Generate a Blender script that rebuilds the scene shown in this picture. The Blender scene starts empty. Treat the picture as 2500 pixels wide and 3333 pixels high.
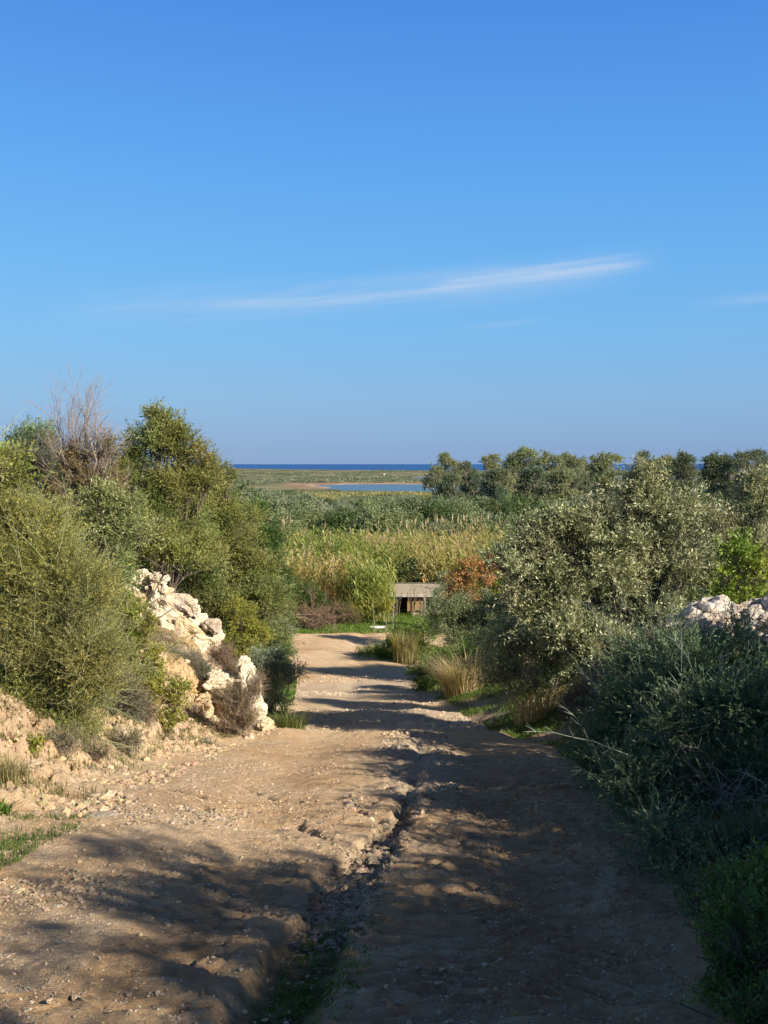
import bpy, bmesh, math, random
import numpy as np
from mathutils import Vector

# ------------------------------------------------------------------ camera, world, sun, exposure
S = bpy.context.scene
COL = S.collection
FOC = 1024.0                      # focal length in pixels of the 768x1024 picture
PITCH = math.atan(48.0 / FOC)
CAMZ = 1.6
cd = bpy.data.cameras.new("camera")
cam = bpy.data.objects.new("camera", cd)
COL.objects.link(cam)
cam.location = (0, 0, CAMZ)
cam.rotation_euler = (math.pi / 2 - PITCH, 0, 0)
cd.sensor_fit = 'VERTICAL'
cd.sensor_height = 24.0
cd.lens = 24.0
cd.clip_start = 0.05
cd.clip_end = 200000
S.camera = cam

SUN_E = math.radians(27)
SUN_B = math.radians(37)          # how far behind the camera's right-hand side the sun stands
sun_dir = Vector((math.cos(SUN_E) * math.cos(SUN_B), -math.cos(SUN_E) * math.sin(SUN_B), math.sin(SUN_E)))
sl = bpy.data.lights.new("sun", 'SUN')
sl.energy = 5.0
sl.angle = math.radians(0.55)
sl.color = (1.0, 0.89, 0.73)
so = bpy.data.objects.new("sun", sl)
COL.objects.link(so)
so.rotation_euler = sun_dir.to_track_quat('Z', 'Y').to_euler()
so.location = (30, -12, 20)

S.view_settings.view_transform = 'Standard'
S.view_settings.look = 'None'
S.view_settings.gamma = 1.0
S.view_settings.exposure = 0.8
try:
    S.cycles.max_bounces = 6
    S.cycles.diffuse_bounces = 3
    S.cycles.transmission_bounces = 3
    S.cycles.glossy_bounces = 2
except Exception:
    pass


class NT:
    """tiny node tree helper"""
    def __init__(self, tree):
        self.t = tree
        self.t.nodes.clear()

    def n(self, kind, **kw):
        nd = self.t.nodes.new(kind)
        for k, v in kw.items():
            if k.startswith('i_'):
                nd.inputs[k[2:].replace('_', ' ')].default_value = v
            else:
                setattr(nd, k, v)
        return nd

    def l(self, a, b):
        self.t.links.new(a, b)

    def math(self, op, a, b=None, c=None, clamp=False):
        nd = self.t.nodes.new('ShaderNodeMath')
        nd.operation = op
        nd.use_clamp = clamp
        for i, v in enumerate((a, b, c)):
            if v is None:
                continue
            if isinstance(v, (int, float)):
                nd.inputs[i].default_value = v
            else:
                self.l(v, nd.inputs[i])
        return nd.outputs[0]

    def mix(self, fac, a, b, blend='MIX'):
        nd = self.t.nodes.new('ShaderNodeMix')
        nd.data_type = 'RGBA'
        nd.blend_type = blend
        for s, v in ((nd.inputs[0], fac), (nd.inputs[6], a), (nd.inputs[7], b)):
            if isinstance(v, (int, float)):
                s.default_value = v
            elif isinstance(v, tuple):
                s.default_value = v if len(v) == 4 else (*v, 1)
            else:
                self.l(v, s)
        return nd.outputs[2]

    def ramp(self, fac, stops, interp='LINEAR'):
        nd = self.t.nodes.new('ShaderNodeValToRGB')
        nd.color_ramp.interpolation = interp
        el = nd.color_ramp.elements
        while len(el) > 1:
            el.remove(el[-1])
        for i, (p, c) in enumerate(stops):
            e = el[0] if i == 0 else el.new(p)
            e.position = p
            if isinstance(c, (int, float)):
                c = (c, c, c)
            e.color = (*c, 1)
        if not isinstance(fac, (int, float)):
            self.l(fac, nd.inputs[0])
        return nd.outputs[0]

    def noise(self, scale, detail=4, rough=0.5, vec=None, dist=0.0):
        nd = self.t.nodes.new('ShaderNodeTexNoise')
        nd.inputs['Scale'].default_value = scale
        nd.inputs['Detail'].default_value = detail
        nd.inputs['Roughness'].default_value = rough
        nd.inputs['Distortion'].default_value = dist
        if vec is not None:
            self.l(vec, nd.inputs['Vector'])
        return nd.outputs['Fac']


def lin(c):
    return tuple((x / 255 / 12.92) if x / 255 <= 0.04045 else ((x / 255 + 0.055) / 1.055) ** 2.4 for x in c)


W = bpy.data.worlds.new("World")
S.world = W
W.use_nodes = True
w = NT(W.node_tree)
tc = w.n('ShaderNodeTexCoord')
sep = w.n('ShaderNodeSeparateXYZ')
w.l(tc.outputs['Generated'], sep.inputs[0])
sky = w.n('ShaderNodeTexSky')
sky.sky_type = 'NISHITA'
sky.sun_disc = False
sky.sun_elevation = SUN_E
sky.sun_rotation = math.radians(90) + SUN_B
sky.altitude = 20
sky.air_density = 1.0
sky.dust_density = 0.6
sky.ozone_density = 2.0
EXP = 2 ** S.view_settings.exposure
sk = lambda r, g, b: tuple(x / EXP for x in lin((r, g, b)))
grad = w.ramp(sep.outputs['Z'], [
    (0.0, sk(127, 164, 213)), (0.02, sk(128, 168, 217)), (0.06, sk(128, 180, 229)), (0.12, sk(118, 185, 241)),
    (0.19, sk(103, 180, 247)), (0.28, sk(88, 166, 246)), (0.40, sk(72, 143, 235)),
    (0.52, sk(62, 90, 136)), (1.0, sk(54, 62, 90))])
az = w.math('DIVIDE', sep.outputs['X'], w.math('MAXIMUM', sep.outputs['Y'], 0.05))
el = w.math('DIVIDE', sep.outputs['Z'], w.math('MAXIMUM', sep.outputs['Y'], 0.05))
side = w.math('MULTIPLY_ADD', az, 0.5, 0.5, clamp=True)
grad = w.mix(side, w.mix(1.0, grad, (1.26, 1.13, 1.03), 'MULTIPLY'), w.mix(1.0, grad, (0.96, 0.94, 0.95), 'MULTIPLY'))
# thin cirrus streaks
comb = w.n('ShaderNodeCombineXYZ')
w.l(w.math('MULTIPLY', az, 3.5), comb.inputs[0])
# streak is tilted, so shear the coordinate along it
tilt = w.math('MULTIPLY_ADD', az, -0.11, el)
w.l(w.math('MULTIPLY', tilt, 60.0), comb.inputs[1])
streak_n = w.noise(1.6, 5, 0.6, comb.outputs[0], 0.35)


def streak(a0, e0, slope, curve, half, width_, fade0, fade1, amp):
    """one wisp: centre line e = e0+slope*(a-a0)+curve*(a-a0)^2"""
    da = w.math('SUBTRACT', az, a0)
    line = w.math('MULTIPLY_ADD', da, slope, e0)
    line = w.math('MULTIPLY_ADD', w.math('MULTIPLY', da, da), curve, line)
    dist = w.math('ABSOLUTE', w.math('SUBTRACT', el, line))
    prof = w.math('SUBTRACT', 1.0, w.math('DIVIDE', dist, width_), clamp=True)
    ends = w.math('MULTIPLY', w.math('DIVIDE', w.math('SUBTRACT', az, a0 - half), fade0, clamp=True),
                  w.math('DIVIDE', w.math('SUBTRACT', a0 + half, az), fade1, clamp=True), clamp=True)
    nz = w.math('MULTIPLY', w.math('SUBTRACT', streak_n, 0.25), 2.3, clamp=True)
    v = w.math('MULTIPLY', w.math('MULTIPLY', w.math('POWER', prof, 1.5), ends), nz)
    return w.math('MULTIPLY', v, amp)


c1 = streak(-0.03, 0.163, 0.075, 0.11, 0.31, 0.027, 0.22, 0.08, 0.54)
c2 = streak(0.13, 0.184, 0.10, 0.0, 0.135, 0.014, 0.14, 0.04, 0.55)
c3 = streak(0.11, 0.135, 0.12, 0.0, 0.06, 0.006, 0.05, 0.05, 0.16)
c4 = streak(0.36, 0.160, 0.09, 0.0, 0.07, 0.009, 0.06, 0.05, 0.38)
cs = w.math('ADD', w.math('ADD', c1, c2), w.math('ADD', c3, c4), clamp=True)
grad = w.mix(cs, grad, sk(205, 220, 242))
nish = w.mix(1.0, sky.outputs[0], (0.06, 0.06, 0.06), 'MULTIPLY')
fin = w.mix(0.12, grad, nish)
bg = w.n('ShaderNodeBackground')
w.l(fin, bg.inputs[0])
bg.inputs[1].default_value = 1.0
ow = w.n('ShaderNodeOutputWorld')
w.l(bg.outputs[0], ow.inputs[0])

# ------------------------------------------------------------------ numeric helpers
RNG = np.random.default_rng(7)


def ray(u, v):
    x = (u - 384.0) / FOC
    y = (v - 512.0) / FOC
    cp, sp = math.cos(PITCH), math.sin(PITCH)
    return (x, cp - y * sp, -sp - y * cp)


def P(u, v, Y):
    """world point at forward distance Y seen along the survey direction (u, v)"""
    d = ray(u, v)
    k = Y / d[1]
    return np.array((d[0] * k, Y, CAMZ + d[2] * k))


def hashf(ix, iy, iz, seed):
    h = (ix.astype(np.uint32) * np.uint32(374761393) + iy.astype(np.uint32) * np.uint32(668265263)
         + iz.astype(np.uint32) * np.uint32(2147483647 - 612) + np.uint32((seed * 974711 + 12345) & 0xffffffff))
    h = (h ^ (h >> np.uint32(13))) * np.uint32(1274126177)
    h = (h ^ (h >> np.uint32(15))) * np.uint32(2246822519)
    h = h ^ (h >> np.uint32(16))
    return h.astype(np.float64) / 4294967295.0


def vnoise(x, y, z=None, seed=0):
    x = np.asarray(x, float); y = np.asarray(y, float)
    z = np.zeros_like(x) if z is None else np.asarray(z, float)
    fx, fy, fz = np.floor(x), np.floor(y), np.floor(z)
    tx, ty, tz = x - fx, y - fy, z - fz
    ix, iy, iz = fx.astype(np.int64), fy.astype(np.int64), fz.astype(np.int64)
    sx, sy, sz = (t * t * t * (t * (t * 6 - 15) + 10) for t in (tx, ty, tz))
    r = 0
    flat = not np.any(z)
    for k in ((0,) if flat else (0, 1)):
        wz = (1 - sz) if k == 0 else sz
        if flat:
            wz = 1
        a = hashf(ix, iy, iz + k, seed) * (1 - sx) + hashf(ix + 1, iy, iz + k, seed) * sx
        b = hashf(ix, iy + 1, iz + k, seed) * (1 - sx) + hashf(ix + 1, iy + 1, iz + k, seed) * sx
        r = r + wz * (a * (1 - sy) + b * sy)
    return r * 2 - 1


def fbm(x, y, z=None, oct=4, seed=0, gain=0.5):
    r, a, f, t = 0, 1.0, 1.0, 0.0
    for o in range(oct):
        r = r + a * vnoise(x * f, y * f, None if z is None else z * f, seed + o * 17)
        t += a
        a *= gain
        f *= 2.03
    return r / t


def cells(x, y, z, seed):
    """value and edge distance of the nearest jittered cell"""
    fx, fy, fz = np.floor(x), np.floor(y), np.floor(z)
    b1 = np.full(x.shape, 9.0); b2 = np.full(x.shape, 9.0); val = np.zeros(x.shape)
    for i in (-1, 0, 1):
        for j in (-1, 0, 1):
            for k in (-1, 0, 1):
                cx, cy, cz = (fx + i).astype(np.int64), (fy + j).astype(np.int64), (fz + k).astype(np.int64)
                d = np.sqrt((cx + hashf(cx, cy, cz, seed) - x) ** 2 + (cy + hashf(cx, cy, cz, seed + 1) - y) ** 2 + (cz + hashf(cx, cy, cz, seed + 2) - z) ** 2)
                nearer = d < b1
                b2 = np.where(nearer, b1, np.minimum(b2, d))
                val = np.where(nearer, hashf(cx, cy, cz, seed + 3), val)
                b1 = np.where(nearer, d, b1)
    return val, b2 - b1


def sstep(a, b, x):
    t = np.clip((x - a) / (b - a), 0, 1)
    return t * t * (3 - 2 * t)


def norm(a):
    return a / np.maximum(np.linalg.norm(a, axis=-1, keepdims=True), 1e-9)


# ------------------------------------------------------------------ ground form
ZR = np.array([(-12, .9), (-4, .4), (0, 0), (3.5, -.40), (7, -.95), (10, -1.50), (14, -2.30), (17, -2.94), (22, -3.85),
               (26, -4.5), (31, -5.3), (35, -5.85), (42, -6.25), (48, -6.45), (56, -6.8), (90, -8.6), (120, -10),
               (200, -13.5), (300, -17.5), (500, -21), (800, -23.0), (900, -23.3), (1e5, -23.3)])
XL = np.array([(-12, -3.2), (0, -2.9), (5, -2.6), (7, -2.4), (10, -2.3), (13, -2.3), (17, -1.95), (20, -2.1), (26, -2.4), (35, -3.1),
               (42, -4.2), (49, -4.4), (1e4, -4.4)])
XR = np.array([(-12, 1.2), (0, 1.2), (3.5, 1.15), (5, 1.4), (7, 1.75), (10, 2.15), (14, 2.45), (17, 2.1), (22, 1.9), (26, 1.7),
               (30, 1.3), (33.5, .9), (36, 1.5), (38, 5.), (41, 12), (46, 20), (1e4, 20)])
BL = np.array([(-12, .5), (0, .5), (5, .5), (8, .62), (12, 1.0), (17, 1.5), (24, 1.9), (35, 1.4), (45, .7), (55, .1), (70, 0), (1e5, 0)])
BR = np.array([(-12, .5), (0, .5), (5, .8), (10, 1.3), (14, 1.6), (20, 1.3), (28, 1.0), (36, .5), (45, .15), (55, 0), (1e5, 0)])
GX = np.array([(0, -.50), (3.5, -.44), (4.5, -.33), (5.2, -.26), (6, -.20), (7, .02), (8, .17), (9, .25), (12, .45), (17, .55), (30, .3)])
GW = np.array([(0, .26), (3.5, .20), (4.5, .18), (6, .18), (7, .13), (8, .06), (9, .05), (12, .1), (30, .1)])
GD = np.array([(0, .10), (5, .085), (7, .07), (8, .10), (9, .06), (11, .04), (16, .03), (20, 0), (30, 0)])
CRACKS = [[(360, 1700), (450, 1728), (600, 1742), (700, 1756), (740, 1760)], [(520, 1690), (600, 1712), (740, 1728), (800, 1736)],
          [(640, 1762), (700, 1795), (740, 1805)], [(770, 1740), (830, 1765), (870, 1775)], [(420, 1740), (500, 1760), (620, 1764)]]


def itp(T, y):
    return np.interp(y, T[:, 0], T[:, 1])


def seg_dist(x, y, poly):
    d = np.full(np.shape(x), 9.0)
    for (ax, ay), (bx, by) in zip(poly[:-1], poly[1:]):
        vx, vy = bx - ax, by - ay
        t = np.clip(((x - ax) * vx + (y - ay) * vy) / (vx * vx + vy * vy), 0, 1)
        d = np.minimum(d, np.hypot(x - ax - t * vx, y - ay - t * vy))
    return d


def ground_at(u, v):
    """march the survey ray onto the smooth road profile"""
    d = ray(u, v)
    y = 1.0
    while y < 60:
        if CAMZ + d[2] * y / d[1] < itp(ZR, y):
            break
        y += .02
    return (d[0] * y / d[1], y)


CR = [[ground_at(a / 2.16, b / 2.16) for a, b in c] for c in CRACKS]


def height(x, y, fine=True):
    x = np.asarray(x, float); y = np.asarray(y, float)
    z = itp(ZR, y)
    near = np.clip(1 - (y - 70) / 60, 0, 1)
    wob = fbm(x * .7, y * .7, oct=3, seed=3) * .25 + fbm(x * 3, y * 3, oct=2, seed=4) * .06
    tl = itp(XL, y) - x + wob * 1.0
    tr = x - itp(XR, y) + wob * 1.0
    fl = np.interp(tl, [0, .25, .6, 1.1, 1.5, 2.2, 3.5, 9], [0, .03, .13, .30, .52, .78, 1, 1.25])
    fr = np.interp(tr, [0, .3, .8, 1.6, 2.6, 4, 10], [0, .08, .2, .48, .8, 1, 1.2])
    if fine:
        # eroded little scarps in the left bank
        sc = sstep(-.05, .08, tl - .9 - .35 * vnoise(x * 1.1, y * .9, seed=31)) * .16 + sstep(-.04, .06, tl - 1.55 - .3 * vnoise(x * 1.3, y * 1.1, seed=33)) * .14
        fl = fl + sc * sstep(5, 8, y) * (1 - sstep(19, 24, y))
    z = z + itp(BL, y) * fl + itp(BR, y) * fr
    onroad = sstep(-.1, .35, -tl) * sstep(-.1, .35, -tr) * (1 - sstep(48, 50, y))
    z = z + fbm(x * .5, y * .35, oct=3, seed=8) * .12 * near * (1 - .5 * onroad)
    z = z + (fbm(x * .02, y * .02, oct=3, seed=9) * .9) * sstep(75, 140, y) * (1 - sstep(600, 850, y))
    # two worn wheel tracks and the crown of the road
    z = z - .045 * onroad * (np.exp(-((x - 1.15 - .25 * vnoise(y * .3, y * 0 + 2, seed=5)) / .33) ** 2) + np.exp(-((x + 1.0 - .25 * vnoise(y * .3, y * 0 + 5, seed=6)) / .35) ** 2))
    # hollow with a rise at the crest
    z = z + .10 * onroad * np.exp(-((y - 16.6) / .7) ** 2) - .08 * onroad * np.exp(-((y - 18.2) / .8) ** 2)
    z = z + .07 * onroad * np.exp(-((y - 22.5) / .8) ** 2) - .06 * onroad * np.exp(-((y - 24.5) / 1.0) ** 2)
    # gully washed out along the middle
    gx, gw, gd = itp(GX, y), itp(GW, y), itp(GD, y)
    e = (np.abs(x - gx + .12 * fbm(y * 2.6, x * 1.5, oct=5, seed=12, gain=.62)) - gw * .95) / (.05 + .05 * vnoise(y * 1.3, y * 0, seed=14) * (y < 9))
    z = z - gd * (1 - sstep(-1, 1, e)) * (1 - sstep(17, 20, y))
    # far land: shore, lagoon, dunes
    far = sstep(880, 960, y)
    if np.any(far > 0):
        a = x / np.maximum(y, 1)
        shore = 935 + 15 * vnoise(x * .01, x * 0, seed=41) - 25 * np.clip((a + .02) / .06, -1, 1)
        leftb = np.interp(y, [900, 1000, 1180, 1270], [-34, -52, -88, -60]) + 9 * vnoise(y * .02, y * 0, seed=42)
        lag1 = sstep(shore, shore + 15, y) * (1 - sstep(1250, 1290, y - 10 * vnoise(x * .02, x * 0, seed=45))) * sstep(leftb, leftb + 22, x)
        lag2 = sstep(1640, 1680, y) * (1 - sstep(1960, 2010, y)) * sstep(40, 75, x + (y - 1700) * .02)
        coast = np.interp(a, [-.5, -.16, -.10, 0, .1, .5], [7000, 6000, 4700, 3900, 3600, 3400])
        beyond = sstep(coast, coast * 1.03, y)
        land = -22.9 + .9 * fbm(x * .004, y * .003, oct=3, seed=44) * sstep(1250, 1700, y) + .6 * sstep(2000, 3800, y)
        zf = land - 1.5 * np.maximum(lag1, lag2)
        zf = zf * (1 - beyond) + (-26) * beyond
        z = z * (1 - far) + zf * far
    if not fine:
        return z
    # fine relief
    k = near * np.clip(1.2 - y / 60, .25, 1)
    slab = sstep(-.1, .3, -tr) * sstep(-.2, .2, x - gx) * (1 - sstep(11, 17, y)) + sstep(-.1, .2, gx - gw - x) * sstep(-1.6, -.8, x) * (1 - sstep(5.5, 7, y))
    q = y * 5.5 + .9 * fbm(x * 1.0, y * 1.2, oct=3, seed=15) * 2
    wave = fbm(x * .8, q * 1.3, oct=5, seed=16, gain=.62)
    terr = np.abs(wave) * 2 - .5
    z = z + slab * .040 * terr * k
    z = z + (1 - slab * .6) * .023 * fbm(x * 3.5, y * 4, oct=5, seed=18, gain=.6) * k
    z = z + .010 * fbm(x * 20, y * 20, oct=3, seed=19, gain=.6) * k
    rocky = sstep(.1, .6, tl) * (1 - sstep(3, 5, tl)) * (1 - sstep(20, 28, y))
    z = z + rocky * .12 * (np.abs(fbm(x * 3.0, y * 3.0, oct=5, seed=21, gain=.65)) * 2 - .3) * k
    tt_ = fbm(x * .55 + 3, y * 1.1, oct=4, seed=27, gain=.45) * 7 + .2 * vnoise(x * 9, y * 9, seed=28)
    fr_ = tt_ - np.floor(tt_)
    saw = sstep(0, .10, fr_) - fr_
    z = z + saw * (.007 + .022 * slab) * k * onroad
    mid = np.exp(-((x - gx - .0) / .45) ** 2) * sstep(7.5, 9, y) * (1 - sstep(15, 18, y))
    z = z + mid * .07 * (np.abs(fbm(x * 3.5, y * 3.2, oct=4, seed=23, gain=.6)) * 2 - .4)
    for c in CR:
        if y.size < 50:
            break
        d = seg_dist(x + .03 * vnoise(x * 6, y * 6, seed=25), y + .05 * vnoise(x * 5, y * 5, seed=26), c)
        z = z - .035 * np.exp(-(d / .035) ** 2) * k
    return z


def hz(x, y):
    return float(height(np.array([x]), np.array([y]), fine=False)[0])


# ------------------------------------------------------------------ mesh helpers
def mesh_np(name, V, F, mats, parent=None, attrs=None, loc=(0, 0, 0), smooth=False, mat_idx=None, link=True):
    """V (n,3), F (m,k) all faces with k corners; attrs {name: (n,3) point colours}"""
    V = np.asarray(V, np.float32) - np.asarray(loc, np.float32)
    F = np.asarray(F, np.int32)
    me = bpy.data.meshes.new(name)
    m, k = F.shape
    me.vertices.add(len(V))
    me.vertices.foreach_set('co', V.ravel())
    me.loops.add(m * k)
    me.loops.foreach_set('vertex_index', F.ravel())
    me.polygons.add(m)
    me.polygons.foreach_set('loop_start', np.arange(0, m * k, k, dtype=np.int32))
    if mat_idx is not None:
        me.polygons.foreach_set('material_index', np.asarray(mat_idx, np.int32))
    me.polygons.foreach_set('use_smooth', np.full(m, smooth))
    for an, c in (attrs or {}).items():
        at = me.color_attributes.new(an, 'FLOAT_COLOR', 'POINT')
        c4 = np.ones((len(V), 4), np.float32)
        c4[:, :3] = c
        at.data.foreach_set('color', c4.ravel())
    me.update(calc_edges=True)
    for mt in (mats if isinstance(mats, (list, tuple)) else [mats]):
        me.materials.append(mt)
    o = bpy.data.objects.new(name, me)
    if link:
        COL.objects.link(o)
    if parent is not None:
        o.parent = parent
    return o


def tag(o, label=None, cat=None, group=None, kind=None):
    if label: o['label'] = label
    if cat: o['category'] = cat
    if group: o['group'] = group
    if kind: o['kind'] = kind
    return o


def thing(name, label, cat, loc, group=None):
    o = bpy.data.objects.new(name, None)
    o.empty_display_size = .2
    COL.objects.link(o)
    o.location = tuple(float(c) for c in loc)
    return tag(o, label, cat, group)


class Geo:
    """collects quads (triangles repeat nothing: everything here is quads) with colours"""
    def __init__(self):
        self.V, self.F, self.C, self.n = [], [], [], 0

    def add(self, V, F, C=None):
        V = np.asarray(V, float).reshape(-1, 3)
        F = np.asarray(F, int)
        self.V.append(V); self.F.append(F + self.n)
        if C is None:
            C = np.full((len(V), 3), .5)
        C = np.broadcast_to(np.asarray(C, float), (len(V), 3))
        self.C.append(C)
        self.n += len(V)

    def build(self, name, mat, parent=None, loc=(0, 0, 0), smooth=False):
        if not self.V:
            return None
        return mesh_np(name, np.concatenate(self.V), np.concatenate(self.F), mat, parent, {'tint': np.concatenate(self.C)}, loc, smooth)


def basis(d, rng):
    r = rng.normal(size=d.shape)
    a = norm(np.cross(d, r))
    b = np.cross(d, a)
    return a, b


def tubes(geo, paths, col, sides=6):
    """paths: list of (pts (k,3), radii (k))"""
    for pts, rad in paths:
        pts = np.asarray(pts, float); rad = np.asarray(rad, float)
        k = len(pts)
        t = norm(np.gradient(pts, axis=0))
        ref = np.array((0.3, .2, 1.0)) if abs(t[0, 2]) < .8 else np.array((1.0, .1, 0))
        a = norm(np.cross(t, ref)); b = np.cross(t, a)
        ang = np.arange(sides) * 2 * np.pi / sides
        ring = pts[:, None] + rad[:, None, None] * (np.cos(ang)[None, :, None] * a[:, None] + np.sin(ang)[None, :, None] * b[:, None])
        i, j = np.meshgrid(np.arange(k - 1), np.arange(sides), indexing='ij')
        F = np.stack([i * sides + j, i * sides + (j + 1) % sides, (i + 1) * sides + (j + 1) % sides, (i + 1) * sides + j], -1).reshape(-1, 4)
        geo.add(ring.reshape(-1, 3), F, col)


def sticks(geo, A, B, r0, r1, cols):
    """many thin three-sided sticks at once"""
    A = np.asarray(A); B = np.asarray(B); n = len(A)
    if n == 0:
        return
    a, b = basis(norm(B - A), RNG)
    r0 = np.broadcast_to(np.asarray(r0, float), (n,))[:, None]
    r1 = np.broadcast_to(np.asarray(r1, float), (n,))[:, None]
    V = np.empty((n, 6, 3))
    for s in range(3):
        o = math.cos(s * 2.0944) * a + math.sin(s * 2.0944) * b
        V[:, s] = A + o * r0
        V[:, 3 + s] = B + o * r1
    base = (np.arange(n) * 6)[:, None, None]
    F = base + np.array([[0, 1, 4, 3], [1, 2, 5, 4], [2, 0, 3, 5]])[None]
    C = np.repeat(np.broadcast_to(cols, (n, 3)), 6, axis=0)
    geo.add(V.reshape(-1, 3), F.reshape(-1, 4), C)


def leafset(geo, base, d, ln, wd, cols, rng, fold=0.0):
    """rhombic leaves: base (n,3), direction d"""
    n = len(base)
    a, b = basis(d, rng)
    ln = np.broadcast_to(np.asarray(ln, float), (n,))[:, None]
    wd = np.broadcast_to(np.asarray(wd, float), (n,))[:, None]
    V = np.empty((n, 4, 3))
    V[:, 0] = base
    V[:, 1] = base + d * ln * .5 + a * wd * .5 + b * wd * fold
    V[:, 2] = base + d * ln
    V[:, 3] = base + d * ln * .5 - a * wd * .5 + b * wd * fold
    F = (np.arange(n) * 4)[:, None] + np.arange(4)[None]
    geo.add(V.reshape(-1, 3), F, np.repeat(cols, 4, axis=0))


def palette(n, pal, rng, jit=.18):
    pal = np.asarray(pal, float)
    t = rng.random(n) * (len(pal) - 1)
    i = np.minimum(t.astype(int), len(pal) - 2)
    c = pal[i] + (pal[i + 1] - pal[i]) * (t - i)[:, None]
    return c * (1 + jit * rng.normal(size=(n, 1))).clip(.5, 1.6)


# ------------------------------------------------------------------ materials
def new_mat(name):
    m = bpy.data.materials.new(name)
    m.use_nodes = True
    return m, NT(m.node_tree)


def leaf_mat(name, transl=.35, rough=.5, spec=.35, back=(1.25, 1.25, 1.35), gain=1.0):
    m, t = new_mat(name)
    at = t.n('ShaderNodeAttribute', attribute_name='tint')
    geo = t.n('ShaderNodeNewGeometry')
    c = t.mix(1.0, at.outputs['Color'], (gain, gain, gain), 'MULTIPLY')
    c2 = t.mix(1.0, c, back, 'MULTIPLY')
    c = t.mix(geo.outputs['Backfacing'], c, c2)
    p = t.n('ShaderNodeBsdfPrincipled')
    t.l(c, p.inputs['Base Color'])
    p.inputs['Roughness'].default_value = rough
    p.inputs['Specular IOR Level'].default_value = spec
    tr = t.n('ShaderNodeBsdfTranslucent')
    t.l(t.mix(1.0, c, (1.25, 1.25, .7), 'MULTIPLY'), tr.inputs[0])
    mx = t.n('ShaderNodeMixShader')
    mx.inputs[0].default_value = transl
    t.l(p.outputs[0], mx.inputs[1]); t.l(tr.outputs[0], mx.inputs[2])
    o = t.n('ShaderNodeOutputMaterial')
    t.l(mx.outputs[0], o.inputs[0])
    return m


M_LEAF = leaf_mat('leaf', gain=1.45)
M_OLIVE = leaf_mat('olive_leaf', transl=.22, rough=.42, spec=.5, back=(1.6, 1.55, 1.55), gain=1.45)
M_DRY = leaf_mat('dry_leaf', gain=1.15, transl=.3, rough=.7, spec=.15, back=(1.1, 1.1, 1.1))
M_GRASS = leaf_mat('grass_blade', gain=1.2, transl=.45, rough=.5, spec=.3, back=(1.05, 1.05, 1.05))


def bark_mat(name):
    m, t = new_mat(name)
    at = t.n('ShaderNodeAttribute', attribute_name='tint')
    co = t.n('ShaderNodeTexCoord')
    nz = t.noise(14, 4, .6, co.outputs['Object'])
    c = t.mix(t.math('MULTIPLY', nz, .8), t.mix(1, at.outputs['Color'], (.5, .5, .5), 'MULTIPLY'), t.mix(1, at.outputs['Color'], (1.5, 1.5, 1.5), 'MULTIPLY'))
    p = t.n('ShaderNodeBsdfPrincipled')
    t.l(c, p.inputs['Base Color'])
    p.inputs['Roughness'].default_value = .85
    bp = t.n('ShaderNodeBump'); bp.inputs['Strength'].default_value = .5; bp.inputs['Distance'].default_value = .02
    t.l(nz, bp.inputs['Height']); t.l(bp.outputs[0], p.inputs['Normal'])
    o = t.n('ShaderNodeOutputMaterial'); t.l(p.outputs[0], o.inputs[0])
    return m


M_BARK = bark_mat('bark')


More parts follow.
